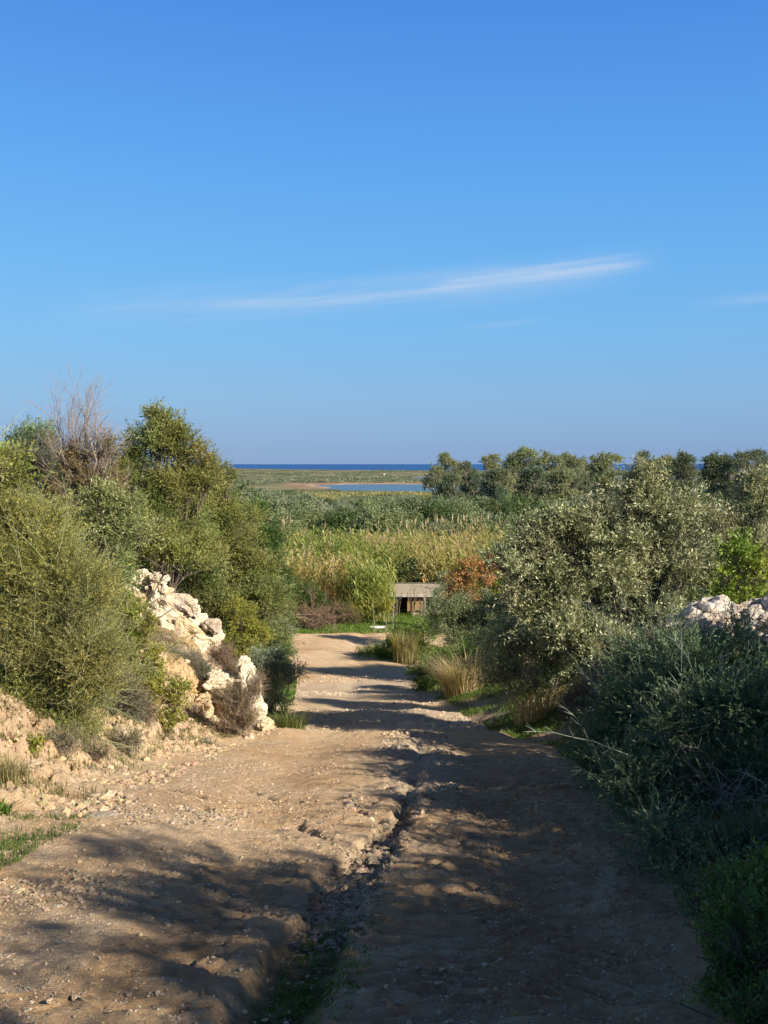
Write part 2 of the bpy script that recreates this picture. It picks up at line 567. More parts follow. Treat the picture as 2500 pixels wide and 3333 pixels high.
def soil_mat():
    """dirt of road and banks. attribute 'mask': r = green cover, g = pale stony, b = dark red-brown"""
    m, t = new_mat('soil')
    at = t.n('ShaderNodeAttribute', attribute_name='mask')
    sp = t.n('ShaderNodeSeparateColor'); t.l(at.outputs['Color'], sp.inputs[0])
    co = t.n('ShaderNodeNewGeometry')
    pos = co.outputs['Position']
    n1 = t.noise(.55, 5, .6, pos, .3)
    n2 = t.noise(4.5, 6, .62, pos)
    n3 = t.noise(38, 4, .65, pos)
    base = t.ramp(n1, [(.28, (.68, .43, .225)), (.47, (.78, .54, .31)), (.62, (.82, .61, .39)), (.78, (.72, .47, .26))])
    base = t.mix(t.ramp(n2, [(.50, 0.0), (.70, .45)]), base, (.46, .28, .15))
    base = t.mix(t.ramp(n2, [(.30, .6), (.46, 0.0)]), base, (.80, .64, .45))
    pale = t.math('MULTIPLY', sp.outputs[1], t.ramp(n3, [(.30, .2), (.60, 1.0)]), clamp=True)
    base = t.mix(pale, base, (.70, .585, .44))
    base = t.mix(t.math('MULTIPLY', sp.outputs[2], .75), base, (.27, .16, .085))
    vor = t.n('ShaderNodeTexVoronoi'); vor.inputs['Scale'].default_value = 55
    t.l(pos, vor.inputs['Vector'])
    peb = t.ramp(vor.outputs['Distance'], [(.10, 1.0), (.34, 0.0)])
    sc = t.n('ShaderNodeSeparateColor'); t.l(vor.outputs['Color'], sc.inputs[0])
    pm = t.math('MULTIPLY', peb, t.ramp(sc.outputs[0], [(.72, 0.0), (.8, 1.0)]))
    pm = t.math('MULTIPLY', pm, t.math('MULTIPLY_ADD', sp.outputs[1], .7, .3))
    base = t.mix(pm, base, (.76, .68, .56))
    base = t.mix(t.ramp(n3, [(.25, .35), (.44, 0.0)]), base, (.40, .25, .14))  # crevice darkening put into the colour where the bump noise is low
    base = t.mix(t.ramp(t.noise(110, 3, .7, pos), [(.55, 0.0), (.72, .5)]), base, (.80, .66, .48))
    gn = t.noise(9, 5, .7, pos)
    gm = t.math('MULTIPLY', t.math('ADD', sp.outputs[0], t.math('MULTIPLY_ADD', gn, .9, -.55)), 1.6, clamp=True)
    gm = t.math('MULTIPLY', gm, t.math('GREATER_THAN', sp.outputs[0], .02))
    green = t.ramp(t.noise(2.5, 5, .7, pos), [(.3, (.05, .085, .02)), (.6, (.10, .14, .035)), (.75, (.19, .17, .075))])
    base = t.mix(gm, base, green)
    # far country: scrub and dry grass seen from afar
    yy = t.n('ShaderNodeSeparateXYZ'); t.l(pos, yy.inputs[0])
    fa = t.math('MULTIPLY', t.math('SUBTRACT', yy.outputs[1], 70), 1 / 40, clamp=True)
    fn = t.noise(.035, 8, .68, pos)
    farc = t.ramp(fn, [(.30, (.07, .09, .04)), (.45, (.14, .15, .07)), (.56, (.24, .22, .11)), (.66, (.36, .31, .18))])
    mp2 = t.n('ShaderNodeMapping'); mp2.inputs['Scale'].default_value = (.012, .0035, .01); t.l(pos, mp2.inputs[0])
    big = t.noise(1.0, 5, .65, mp2.outputs[0])
    farc = t.mix(t.ramp(big, [(.40, .75), (.52, 0.0)]), farc, (.045, .065, .032))
    farc = t.mix(t.ramp(big, [(.54, 0.0), (.64, .65)]), farc, (.34, .29, .17))
    base = t.mix(fa, base, farc)
    # bare sandy rim near the water line
    rim = t.ramp(t.math('MULTIPLY_ADD', yy.outputs[2], 1.0, 23.4), [(0.0, 1.0), (.42, 1.0), (.62, 0.0)])
    rimf = t.math('MULTIPLY', t.math('MULTIPLY', rim, sp.outputs[2]), t.math('GREATER_THAN', yy.outputs[1], 900))
    sand = t.ramp(t.noise(.03, 5, .6, pos), [(.35, (.29, .155, .10)), (.52, (.42, .28, .19)), (.66, (.56, .44, .32))])
    base = t.mix(rimf, base, sand)
    p = t.n('ShaderNodeBsdfPrincipled')
    t.l(base, p.inputs['Base Color'])
    p.inputs['Roughness'].default_value = .93
    p.inputs['Specular IOR Level'].default_value = .15
    mp = t.n('ShaderNodeMapping'); mp.inputs['Scale'].default_value = (5, 26, 5); t.l(pos, mp.inputs[0])
    n4 = t.noise(1.0, 6, .68, mp.outputs[0], .6)
    hh = t.math('ADD', t.math('MULTIPLY', n3, 1.1), t.math('MULTIPLY', t.noise(150, 4, .75, pos), .8))
    hh = t.math('ADD', hh, t.math('MULTIPLY', n4, 1.6))
    hh = t.math('ADD', hh, t.math('MULTIPLY', pm, .8))
    bp = t.n('ShaderNodeBump'); bp.inputs['Strength'].default_value = 1.0; bp.inputs['Distance'].default_value = .03
    t.l(hh, bp.inputs['Height']); t.l(bp.outputs[0], p.inputs['Normal'])
    o = t.n('ShaderNodeOutputMaterial'); t.l(p.outputs[0], o.inputs[0])
    return m


M_SOIL = soil_mat()


def rock_mat():
    m, t = new_mat('limestone')
    at = t.n('ShaderNodeAttribute', attribute_name='tint')
    pos = t.n('ShaderNodeNewGeometry').outputs['Position']
    n1 = t.noise(3.2, 7, .65, pos)
    n2 = t.noise(16, 5, .65, pos)
    c = t.mix(t.ramp(n1, [(.40, 0.0), (.66, .5)]), at.outputs['Color'], (.60, .42, .25))
    c = t.mix(t.ramp(n2, [(.55, 0.0), (.75, .5)]), c, (.40, .36, .31))
    c = t.mix(t.ramp(n2, [(.22, .6), (.40, 0.0)]), c, (.45, .33, .22))
    p = t.n('ShaderNodeBsdfPrincipled')
    t.l(c, p.inputs['Base Color'])
    p.inputs['Roughness'].default_value = .9
    p.inputs['Specular IOR Level'].default_value = .2
    bp = t.n('ShaderNodeBump'); bp.inputs['Strength'].default_value = 1.0; bp.inputs['Distance'].default_value = .05
    t.l(t.math('ADD', n2, t.math('MULTIPLY', t.noise(60, 3, .7, pos), .35)), bp.inputs['Height'])
    t.l(bp.outputs[0], p.inputs['Normal'])
    o = t.n('ShaderNodeOutputMaterial'); t.l(p.outputs[0], o.inputs[0])
    return m


M_ROCK = rock_mat()


def simple_mat(name, c1, c2, scale=6, rough=.85, bump=.3, spec=.2, stretch=None):
    m, t = new_mat(name)
    co = t.n('ShaderNodeTexCoord').outputs['Object']
    if stretch:
        mp = t.n('ShaderNodeMapping'); mp.inputs['Scale'].default_value = stretch
        t.l(co, mp.inputs[0]); co = mp.outputs[0]
    nz = t.noise(scale, 6, .6, co)
    c = t.mix(t.ramp(nz, [(.35, 0.0), (.65, 1.0)]), c1, c2)
    p = t.n('ShaderNodeBsdfPrincipled')
    t.l(c, p.inputs['Base Color'])
    p.inputs['Roughness'].default_value = rough
    p.inputs['Specular IOR Level'].default_value = spec
    bp = t.n('ShaderNodeBump'); bp.inputs['Strength'].default_value = bump; bp.inputs['Distance'].default_value = .02
    t.l(nz, bp.inputs['Height']); t.l(bp.outputs[0], p.inputs['Normal'])
    o = t.n('ShaderNodeOutputMaterial'); t.l(p.outputs[0], o.inputs[0])
    return m


def water_mat(name, c1, c2, rough, spec, sx):
    m, t = new_mat(name)
    pos = t.n('ShaderNodeNewGeometry').outputs['Position']
    mp = t.n('ShaderNodeMapping'); mp.inputs['Scale'].default_value = sx
    t.l(pos, mp.inputs[0])
    nz = t.noise(1.0, 6, .6, mp.outputs[0])
    p = t.n('ShaderNodeBsdfPrincipled')
    t.l(t.mix(nz, c1, c2), p.inputs['Base Color'])
    p.inputs['Roughness'].default_value = rough
    p.inputs['Specular IOR Level'].default_value = spec
    bp = t.n('ShaderNodeBump'); bp.inputs['Strength'].default_value = .6; bp.inputs['Distance'].default_value = .5
    t.l(nz, bp.inputs['Height']); t.l(bp.outputs[0], p.inputs['Normal'])
    o = t.n('ShaderNodeOutputMaterial'); t.l(p.outputs[0], o.inputs[0])
    return m


# ------------------------------------------------------------------ the ground sheet
def build_ground():
    ys = [-12.0]
    while ys[-1] < 9000:
        y = ys[-1]
        if y < 2.4: dy = .35
        elif y < 62: dy = max(.012, .0036 * y)
        elif y < 900: dy = .02 * y
        else: dy = .012 * y
        ys.append(y + dy)
    ys = np.array(ys)
    s = np.linspace(-1, 1, 640)
    ext = 1 + (np.linspace(0, 1, 26)[1:] ** 2) * 5.5
    s = np.concatenate([-ext[::-1], s, ext])
    hw = 1.9 + .42 * np.maximum(ys, 0)
    Y, Sg = np.meshgrid(ys, s, indexing='ij')
    X = Sg * hw[:, None]
    Z = height(X, Y)
    n, k = X.shape
    tl = itp(XL, Y) - X
    tr = X - itp(XR, Y)
    wob = fbm(X * .8, Y * .8, oct=3, seed=50) * .35
    gx = itp(GX, Y)
    ingull = np.exp(-((X - gx) / np.maximum(itp(GW, Y), .1)) ** 4) * (Y < 9)
    g = np.zeros_like(X)
    g = np.maximum(g, .62 * sstep(.15, .9, tr + wob) + .3 * sstep(1.2, 2, tr))
    g = np.maximum(g, .45 * sstep(.9, 2.4, tl + wob))
    g = np.maximum(g, .75 * sstep(.2, .5, tl + wob) * sstep(24, 30, Y))
    g = np.maximum(g, .55 * sstep(.1, .8, tl + wob) * (1 - sstep(6.2, 7.4, Y)))
    g = np.maximum(g, .62 * ingull * (1 - sstep(4.5, 5.2, Y + wob * 2)))
    g = np.maximum(g, sstep(48.3, 49.3, Y + wob * 2))
    g = np.maximum(g, sstep(0, 1, 1 - ((X - 1.0) / 2.6) ** 2 - ((Y - 42.5) / 2.2) ** 2 + wob))
    pale = np.zeros_like(X)
    pale = np.maximum(pale, .95 * np.exp(-((X - gx - .05) / .5) ** 2) * sstep(8, 9.5, Y) * (1 - sstep(15.5, 18, Y)))
    pale = np.maximum(pale, .8 * ingull * sstep(4.6, 5.2, Y))
    pale = np.maximum(pale, .7 * sstep(17, 20, Y) * (1 - sstep(33, 39, Y)) * sstep(-.2, .3, fbm(X * .5, Y * .25, oct=3, seed=52) + .2))
    pale = np.maximum(pale, .42 * sstep(.0, .5, tl) * sstep(.05, .35, fbm(X * 1.6, Y * 1.6, oct=3, seed=54) + .12) * (Y < 24))
    pale = np.maximum(pale, .35 * (tl > -1.4) * (tl < .4) * sstep(0, .4, fbm(X * 1.2, Y * 1.2, oct=3, seed=56)) * (Y < 12))
    red_brown = np.zeros_like(X)  # darker red-brown on both sides of the gully and along the right edge
    red_brown = np.maximum(red_brown, .38 * sstep(.1, .7, X - gx) * sstep(0, .6, -tr) * (Y < 15))
    red_brown = np.maximum(red_brown, .35 * sstep(gx * 0 + .1, .4, gx - .1 - X) * sstep(-1.5, -.9, X) * (Y < 6.2))
    red_brown = np.maximum(red_brown, .6 * sstep(-.5, .1, tr) * (1 - sstep(.1, .8, tr)) * (Y < 40))
    # around the lagoon: where bare sand shows
    a = X / np.maximum(Y, 1)
    red_brown = np.where(Y > 700, sstep(960, 1040, Y) * (1 - sstep(1330, 1450, Y)) * sstep(-.11, -.085, a), red_brown)
    red_brown = np.where((Y > 1500), .8 * (1 - sstep(2050, 2200, Y)) * sstep(30, 80, X), red_brown)
    V = np.stack([X, Y, Z], -1).reshape(-1, 3)
    i, j = np.meshgrid(np.arange(n - 1), np.arange(k - 1), indexing='ij')
    F = np.stack([i * k + j, i * k + j + 1, (i + 1) * k + j + 1, (i + 1) * k + j], -1).reshape(-1, 4)
    A = np.stack([g, pale, red_brown], -1).reshape(-1, 3)
    road = ((tl + wob < .1) & (tr + wob < .1) & (Y < 49))[:-1, :-1].ravel()
    for nm, sel in (('dirt_road', road), ('ground', ~road)):
        Fs = F[sel]
        used = np.zeros(len(V), bool); used[Fs.ravel()] = True
        remap = np.cumsum(used) - 1
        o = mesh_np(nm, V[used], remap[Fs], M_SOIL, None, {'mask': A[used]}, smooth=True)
        o['kind'] = 'structure'


build_ground()


def sheet(name, x0, x1, y0, y1, z, mat):
    o = mesh_np(name, [(x0, y0, z), (x1, y0, z), (x1, y1, z), (x0, y1, z)], [(0, 1, 2, 3)], mat)
    o['kind'] = 'structure'
    return o


sheet('lagoon_water', -900, 1500, 905, 2600, -23.55, water_mat('lagoon', (.07, .13, .17), (.10, .17, .21), .35, .4, (.02, .25, 1)))
sheet('sea', -60000, 60000, 2700, 120000, -23.75, water_mat('sea', (.022, .092, .27), (.036, .125, .34), .6, .08, (.0015, .006, 1)))

# ------------------------------------------------------------------ species
OLIVE = dict(pal=[(.080, .095, .045), (.17, .18, .095), (.30, .31, .19)], ll=.07, lw=.019, K=14, tl=.40, mat=M_OLIVE, up=.5, cov=4.0, bark=(.085, .07, .055), tv=.4)
OLIVE_G = dict(pal=[(.065, .085, .024), (.135, .155, .042), (.235, .24, .08)], ll=.07, lw=.02, K=12, tl=.34, mat=M_LEAF, up=.45, cov=4.4, bark=(.15, .12, .09))
GREY = dict(pal=[(.065, .09, .04), (.13, .16, .075), (.21, .235, .13)], ll=.06, lw=.017, K=14, tl=.34, mat=M_OLIVE, up=.4, cov=4.4, bark=(.14, .12, .10))
MASTIC = dict(pal=[(.045, .08, .02), (.09, .145, .03), (.16, .22, .05)], ll=.055, lw=.024, K=11, tl=.22, mat=M_LEAF, up=.35, cov=4.6, bark=(.12, .09, .07))
YMAST = dict(pal=[(.09, .10, .02), (.17, .18, .03), (.28, .25, .05)], ll=.045, lw=.02, K=12, tl=.2, mat=M_LEAF, up=.4, cov=3.8, bark=(.14, .10, .07))
DARK = dict(pal=[(.022, .045, .014), (.045, .085, .022), (.09, .135, .033)], ll=.07, lw=.03, K=11, tl=.28, mat=M_LEAF, up=.3, cov=5, bark=(.1, .08, .06))
BROOM = dict(pal=[(.09, .105, .026), (.17, .175, .045), (.27, .25, .08)], ll=.032, lw=.011, K=18, tl=.42, mat=M_LEAF, up=.35, cov=3.3, bark=(.17, .17, .08), twigs=1.0, tr=.0022, twc=(.20, .22, .10))
BROOM_D = dict(pal=[(.045, .075, .035), (.075, .115, .055), (.12, .16, .085)], ll=.034, lw=.012, K=18, tl=.42, mat=M_LEAF, up=.3, cov=3.4, bark=(.12, .13, .09), twigs=1.0, tr=.0022, twc=(.14, .17, .11))
DRYB = dict(pal=[(.13, .10, .06), (.22, .17, .11), (.30, .25, .17)], ll=.03, lw=.008, K=10, tl=.3, mat=M_DRY, up=.6, cov=2.2, bark=(.16, .12, .10), twigs=1.0, tr=.002, twc=(.19, .145, .11))
GREYB = dict(pal=[(.11, .12, .07), (.18, .19, .12), (.24, .24, .17)], ll=.03, lw=.008, K=14, tl=.26, mat=M_DRY, up=.6, cov=2.8, bark=(.16, .13, .11), twigs=1.0, tr=.002, twc=(.20, .17, .13))
ORANGE = dict(pal=[(.17, .10, .055), (.29, .15, .06), (.40, .23, .08), (.15, .14, .06)], ll=.09, lw=.045, K=8, tl=.3, mat=M_LEAF, up=.3, cov=3.0, bark=(.15, .10, .08))
DRYTREE = dict(pal=[(.13, .10, .05), (.20, .17, .08), (.14, .16, .06)], ll=.06, lw=.018, K=10, tl=.34, mat=M_DRY, up=.6, cov=2.6, bark=(.20, .155, .12), twigs=1.0, tr=.004, twc=(.20, .155, .12))
CANDLE = dict(pal=[(.09, .125, .02), (.15, .19, .03), (.24, .27, .05)], ll=.08, lw=.03, K=12, tl=.3, mat=M_LEAF, up=.6, cov=4.2, bark=(.12, .1, .07))


def plant_geo(blobs, sp, rng, base, trunk_r, ntrunk=1, limbs=True, flat_bottom=True):
    """blobs: world ellipsoids (cx,cy,cz,rx,ry,rz). Returns leaf Geo, wood Geo"""
    leaf, wood = Geo(), Geo()
    K, ll, lw, tlen = sp['K'], sp['ll'], sp['lw'], sp['tl']
    trunk_r = trunk_r * (.62 if len(blobs) > 2 else 1)
    for bi, (cx, cy, cz, rx, ry, rz) in enumerate(blobs):
        tv = sp.get('tv', .7)
        btint = (1 + rng.normal() * .10 * tv) * (1 + rng.normal(size=3) * np.array((.09, .03, .10)) * tv)
        c = np.array((cx, cy, cz)); R = np.array((rx, ry, rz))
        area = math.pi * rx * rz
        nleaf = sp['cov'] * area / (ll * lw * .5)
        nt = max(6, int(nleaf / K))
        rs = min(.42, .33 + .0 * rx) * min(rx, rz) if min(rx, rz) < .9 else .30
        nsub = int(max(7, 5.5 * (rx * rz * ry) ** (2 / 3) / (rs * rs) / 2.2))
        nsub = min(nsub, nt // 2 + 1)
        sd = norm(rng.normal(size=(nsub, 3)))
        sd[:, 2] = np.where((sd[:, 2] < -.3) & flat_bottom, -sd[:, 2] * .8, sd[:, 2])
        rad = .35 + .60 * rng.random(nsub) ** .55
        rad = np.where(rng.random(nsub) < .10, rng.uniform(1.02, 1.22, nsub), rad)
        rad += .16 * rng.normal(size=nsub).clip(-1, 1.6) * (rng.random(nsub) < .4)
        sc = c + sd * R * rad[:, None]
        which = rng.integers(0, nsub, nt)
        sizes = rs * rng.uniform(.6, 1.35, nsub)
        off = rng.normal(size=(nt, 3)) * .52
        tb = sc[which] + off * sizes[which][:, None]
        out = norm((tb - c) / R)
        td = norm(out * .75 + norm(off) * .45 + rng.normal(size=(nt, 3)) * .35 + np.array((0, 0, sp['up'])))
        tL = tlen * rng.uniform(.5, 1.25, nt)
        tb = tb - td * tL[:, None] * .4
        # leaves along each twig
        s = (np.arange(K)[None] + rng.random((nt, K))) / K
        pos = tb[:, None] + td[:, None] * (tL[:, None] * s)[..., None]
        sag = -.12 * tL[:, None] * s ** 2
        pos[..., 2] += sag
        side = norm(rng.normal(size=(nt, K, 3)))
        ld = norm(td[:, None] * .8 + side * .8)
        subc = palette(nsub, sp['pal'], rng, .10)
        cc = .55 * subc[which][:, None] + .45 * palette(nt * K, sp['pal'], rng, .2).reshape(nt, K, 3)
        cc = cc * btint
        L = ll * rng.uniform(.6, 1.25, nt * K)
        leafset(leaf, pos.reshape(-1, 3), ld.reshape(-1, 3), L, lw * L / ll, cc.reshape(-1, 3), rng)
        frac = sp.get('twigs', .25)
        sel = rng.random(nt) < frac
        tip = tb + td * tL[:, None]; tip[:, 2] -= .12 * tL
        trr = sp.get('tr', max(.003, ll * .05))
        sticks(wood, tb[sel] - td[sel] * .12, tip[sel], trr * 1.3, trr * .6, np.array(sp.get('twc', sp['bark'])) * rng.uniform(.7, 1.3, (int(sel.sum()), 1)))
        if limbs:
            # limb from the ground to the clump, then boughs to sub-clumps
            b0 = np.array(base, float) + np.array((rng.normal() * trunk_r * (1.2 + ntrunk), rng.normal() * trunk_r * (1.2 + ntrunk), -.1))
            mid = b0 * .45 + c * .55 + rng.normal(size=3) * .12 * rz
            mid[2] = b0[2] + (c[2] - b0[2]) * .5
            tt = np.linspace(0, 1, 9)[:, None]
            path = (1 - tt) ** 2 * b0 + 2 * tt * (1 - tt) * mid + tt ** 2 * c
            path[1:-1] += rng.normal(size=(7, 3)) * .03 * max(rz, .3)
            tubes(wood, [(path, np.linspace(trunk_r, trunk_r * .35, 9))], sp['bark'])
            nb = min(nsub, 16)
            e = sc[rng.choice(nsub, nb, replace=False)]
            m2 = (path[5 + rng.integers(0, 4, nb)])
            mm = (m2 + e) / 2 + rng.normal(size=(nb, 3)) * .08 * rz
            for q in range(nb):
                tubes(wood, [(np.stack([m2[q], mm[q], e[q]]), (trunk_r * .35, trunk_r * .22, trunk_r * .08))], sp['bark'], 5)
    return leaf, wood


def px_blobs(Y, items, depth=.85):
    out = []
    for it in items:
        u, v, ru, rv = it[:4]
        dy = it[4] if len(it) > 4 else 0
        y = Y + dy
        c = P(u, v, y)
        out.append((c[0], c[1], c[2], ru / FOC * y, max(ru, rv) * depth / FOC * y, rv / FOC * y))
    return out


NPL = [0]


def whips(n, L, r, col, up=.5):
    def f(wood, leaf, rng, base):
        P0 = np.concatenate(wood.V); 
        i = rng.integers(0, len(P0), n)
        A = P0[i]
        out = norm(A - (np.array(base) + (0, 0, .4)))
        d = norm(out + rng.normal(size=(n, 3)) * .45 + np.array((0, 0, up)))
        for q in range(n):
            l = L * rng.uniform(.5, 1.2)
            t_ = np.linspace(0, 1, 6)[:, None]
            p = A[q] + d[q] * l * t_ + np.array((0, 0, -.18 * l)) * t_ ** 2 + rng.normal(size=(6, 3)) * .006
            tubes(wood, [(p, np.linspace(r, r * .4, 6))], np.array(col) * rng.uniform(.8, 1.2), 4)
            m = 12
            s_ = rng.integers(1, 6, m)
            B = p[s_]; dd = norm(d[q] + rng.normal(size=(m, 3)) * .8)
            sticks(wood, B, B + dd * .09, r * .6, r * .25, col)
    return f



def plant(name, label, cat, Y, items, sp, trunk_r=.05, group=None, tree=False, depth=.85, basexy=None, limbs=True, seed=None, scale=1.0, extra=None, skirt=None):
    skirt = (not tree) if skirt is None else skirt
    NPL[0] += 1
    rng = np.random.default_rng(100 + NPL[0] if seed is None else seed)
    if scale != 1.0:
        sp = dict(sp); sp['ll'] *= scale; sp['lw'] *= scale; sp['tl'] *= scale ** .5
    bl = px_blobs(Y, items, depth)
    for b in [b for b in bl if skirt]:
        gz = hz(b[0], b[1])
        gap = (b[2] - b[5] * .6) - gz
        under = [q for q in bl if q is not b and abs(q[0] - b[0]) < .7 * (q[3] + .2) and q[2] < b[2] - .1]
        if gap > .12 and not under:
            r = max(gap * .62, .22)
            bl.append((b[0], b[1], gz + gap * .5, b[3] * .92, b[4] * .92, r))
    if basexy is None:
        x = np.mean([b[0] for b in bl]); y = np.mean([b[1] for b in bl])
    else:
        x, y = basexy
    base = (x, y, hz(x, y))
    t = thing(name, label, cat, base, group)
    leaf, wood = plant_geo(bl, sp, rng, base, trunk_r, limbs=limbs)
    if extra:
        extra(wood, leaf, rng, base)
    lo = leaf.build('crown' if tree else 'foliage', sp['mat'], t, base)
    wood.build('trunk' if tree else 'stems', M_BARK, t, base)
    return t


def copy_thing(root, loc, rz=0, sc=1.0, label=None):
    r = root.copy(); COL.objects.link(r)
    r.location = loc; r.rotation_euler = (0, 0, rz)
    r.scale = (sc, sc, sc) if isinstance(sc, (int, float)) else sc
    if label: r['label'] = label
    for ch in list(root.children):
        c = ch.copy(); COL.objects.link(c); c.parent = r
    return r


# --- bare branching (dead wood)
def bare(geo, p, d, L, r, depth, rng, col, spread=.5, up=.1, sides=5):
    n = 4
    pts = [np.array(p, float)]
    dd = norm(np.array(d, float)[None])[0]
    for i in range(n):
        dd = norm((dd + rng.normal(size=3) * .10 + np.array((0, 0, up * .2)))[None])[0]
        pts.append(pts[-1] + dd * L / n)
    tubes(geo, [(np.array(pts), np.linspace(r, r * .55, n + 1))], col, sides)
    if depth == 0:
        return
    for i in range(1, n + 1):
        for q in range(1 if i < n else 2):
            if rng.random() < .88:
                nd = norm((dd + rng.normal(size=3) * spread + np.array((0, 0, up)))[None])[0]
                bare(geo, pts[i], nd, L * rng.uniform(.5, .8), r * .55 * rng.uniform(.7, 1), depth - 1, rng, col, spread, up, 4)


# ================================================================== LEFT SIDE
plant('olive_tree', 'rounded grey-green olive tree at the left edge, left of the dead branches', 'tree', 20,
      [(32, 448, 24, 24), (14, 480, 26, 28), (46, 470, 18, 30), (30, 500, 34, 34)], GREY, .07, tree=True)


def dead_top(wood, leaf, rng, base):
    for u, v, Lp, du in ((60, 470, 60, -6), (78, 462, 62, 3), (85, 468, 58, 14), (95, 478, 46, 26), (70, 480, 50, 8)):
        p = P(u, v + 40, 19)
        q = P(u + du, v - Lp * .2, 19)
        tubes(wood, [(np.stack([np.array(base) * .3 + p * .7, p]), (.05, .04))], (.30, .24, .21))
        bare(wood, p, q - p, Lp / FOC * 19 * .86, .028, 4, rng, (.34, .27, .235), .42, .20)


plant('olive_tree', 'half dead olive tree with bare grey branches sticking up into the sky', 'tree', 19,
      [(72, 462, 14, 22), (100, 455, 16, 20), (85, 490, 34, 30), (80, 530, 44, 34)], DRYTREE, .07, tree=True, extra=dead_top)
plant('evergreen_tree', 'small bright green tree cut by the left edge of the photo', 'tree', 17,
      [(2, 470, 12, 20), (-8, 500, 24, 34)], CANDLE, .05, tree=True)
plant('olive_tree', 'tallest yellow-green tree on the left, with a pointed top against the sky', 'tree', 24,
      [(157, 422, 15, 16), (128, 462, 18, 18), (168, 436, 20, 16), (198, 458, 16, 16), (150, 448, 30, 24), (182, 450, 22, 20), (135, 485, 32, 30), (185, 490, 34, 34), (208, 480, 16, 18), (160, 525, 52, 34), (120, 520, 30, 30), (180, 560, 50, 30), (130, 560, 40, 30)],
      OLIVE_G, .08, tree=True)
plant('olive_tree', 'yellow-green tree stepping down to the sea horizon, right of the tallest one', 'tree', 27,
      [(215, 505, 24, 28), (238, 530, 24, 30), (205, 555, 40, 34), (248, 565, 26, 28), (225, 600, 40, 30), (225, 480, 10, 14), (250, 595, 30, 34), (180, 590, 40, 30)], OLIVE_G, .07, tree=True)
plant('carob_tree', 'dark green narrow tree between the yellow-green trees and the reeds', 'tree', 40,
      [(262, 520, 14, 18), (268, 548, 18, 26), (274, 580, 20, 28), (270, 610, 22, 24)], DARK, .05, tree=True)
plant('mastic_shrub', 'dense mid green shrub mass behind the limestone outcrop', 'shrub', 25.5,
      [(150, 560, 40, 28), (190, 580, 36, 30), (235, 620, 32, 28), (265, 610, 26, 34), (212, 606, 30, 26), (110, 555, 34, 30)], dict(OLIVE_G, pal=[(.06, .08, .024), (.125, .145, .042), (.215, .22, .075)]), .06)
plant('mastic_shrub', 'low green shrub at the left kerb of the track where it bends', 'shrub', 38,
      [(272, 618, 20, 20), (282, 632, 12, 10), (258, 630, 22, 14)], GREY, .04)
plant('mastic_shrub', 'dark round mastic shrub before the reed bed', 'shrub', 53,
      [(292, 592, 20, 16), (314, 600, 16, 11), (288, 612, 20, 11), (275, 596, 14, 22)], DARK, .05)
plant('tree_heath', 'brown-green fading shrub between the dark mastic and the fresh reeds', 'shrub', 51.5,
      [(343, 611, 13, 9), (352, 618, 12, 8), (333, 616, 10, 8)], dict(GREYB, pal=[(.07, .075, .025), (.13, .12, .045), (.17, .16, .07)], ll=.07, lw=.02, cov=3.6), .03)
plant('olive_shrub', 'olive-green shrub standing in front of the half dead tree', 'shrub', 16.5,
      [(60, 540, 42, 30), (120, 540, 36, 28), (30, 555, 40, 30), (95, 575, 40, 24), (20, 515, 30, 30), (110, 510, 30, 24)], dict(GREY, pal=[(.06, .08, .03), (.12, .14, .05), (.20, .21, .09)]), .05)
plant('olive_shrub', 'yellow-green thicket joining the broom bush to the tallest tree', 'shrub', 19.5,
      [(140, 540, 34, 28), (170, 560, 30, 22), (110, 560, 30, 26), (60, 520, 40, 26)], OLIVE_G, .04, skirt=False)
plant('broom_bush', 'big spiny broom bush with green whip stems at the left edge', 'bush', 11,
      [(30, 560, 44, 60), (70, 600, 46, 56), (20, 650, 50, 60), (78, 660, 40, 44), (-5, 590, 40, 60), (5, 700, 44, 36), (60, 690, 44, 32), (95, 690, 24, 26), (10, 520, 30, 34), (20, 730, 40, 24), (62, 722, 34, 18)], BROOM, .02, extra=whips(130, .8, .0045, (.27, .29, .14)))
plant('broom_bush', 'low broom bush right of the big spiny one, its whips over the rock', 'bush', 13,
      [(92, 612, 24, 34), (90, 652, 26, 36), (98, 585, 14, 16)], dict(BROOM, cov=2.4), .018, extra=whips(50, .7, .004, (.25, .25, .13)))
plant('mastic_shrub', 'yellow-green mastic shrub leaning on the left end of the limestone outcrop', 'shrub', 15.5,
      [(122, 612, 18, 20), (132, 645, 22, 20), (148, 625, 10, 14), (150, 664, 14, 14)], YMAST, .025)
plant('mastic_shrub', 'small bright mastic shrub low on the bank above the orange earth', 'shrub', 13.5,
      [(152, 694, 16, 14), (170, 702, 14, 12), (180, 690, 10, 10)], YMAST, .02)
plant('grey_shrub', 'rounded grey-green shrub between the two limestone rocks', 'shrub', 18,
      [(184, 668, 26, 16), (166, 680, 24, 14), (200, 678, 16, 12), (150, 676, 14, 12)], dict(GREYB, cov=3.6), .02)
plant('mastic_shrub', 'olive-brown low scrub between the broom and the grey-green shrub', 'shrub', 14,
      [(118, 665, 22, 22), (138, 682, 20, 18), (100, 690, 20, 20)], dict(YMAST, pal=[(.07, .085, .03), (.12, .13, .045), (.19, .17, .07)]), .02)
plant('dry_shrub', 'thin purplish-brown shrub on the ledge of the white rock', 'shrub', 19.5,
      [(222, 658, 16, 13), (230, 668, 12, 8)], DRYB, .015)
plant('dry_shrub', 'brown bristly shrub on the bank beneath the broom', 'shrub', 12.5,
      [(122, 690, 22, 22), (110, 708, 18, 10), (136, 706, 12, 10)], GREYB, .015)
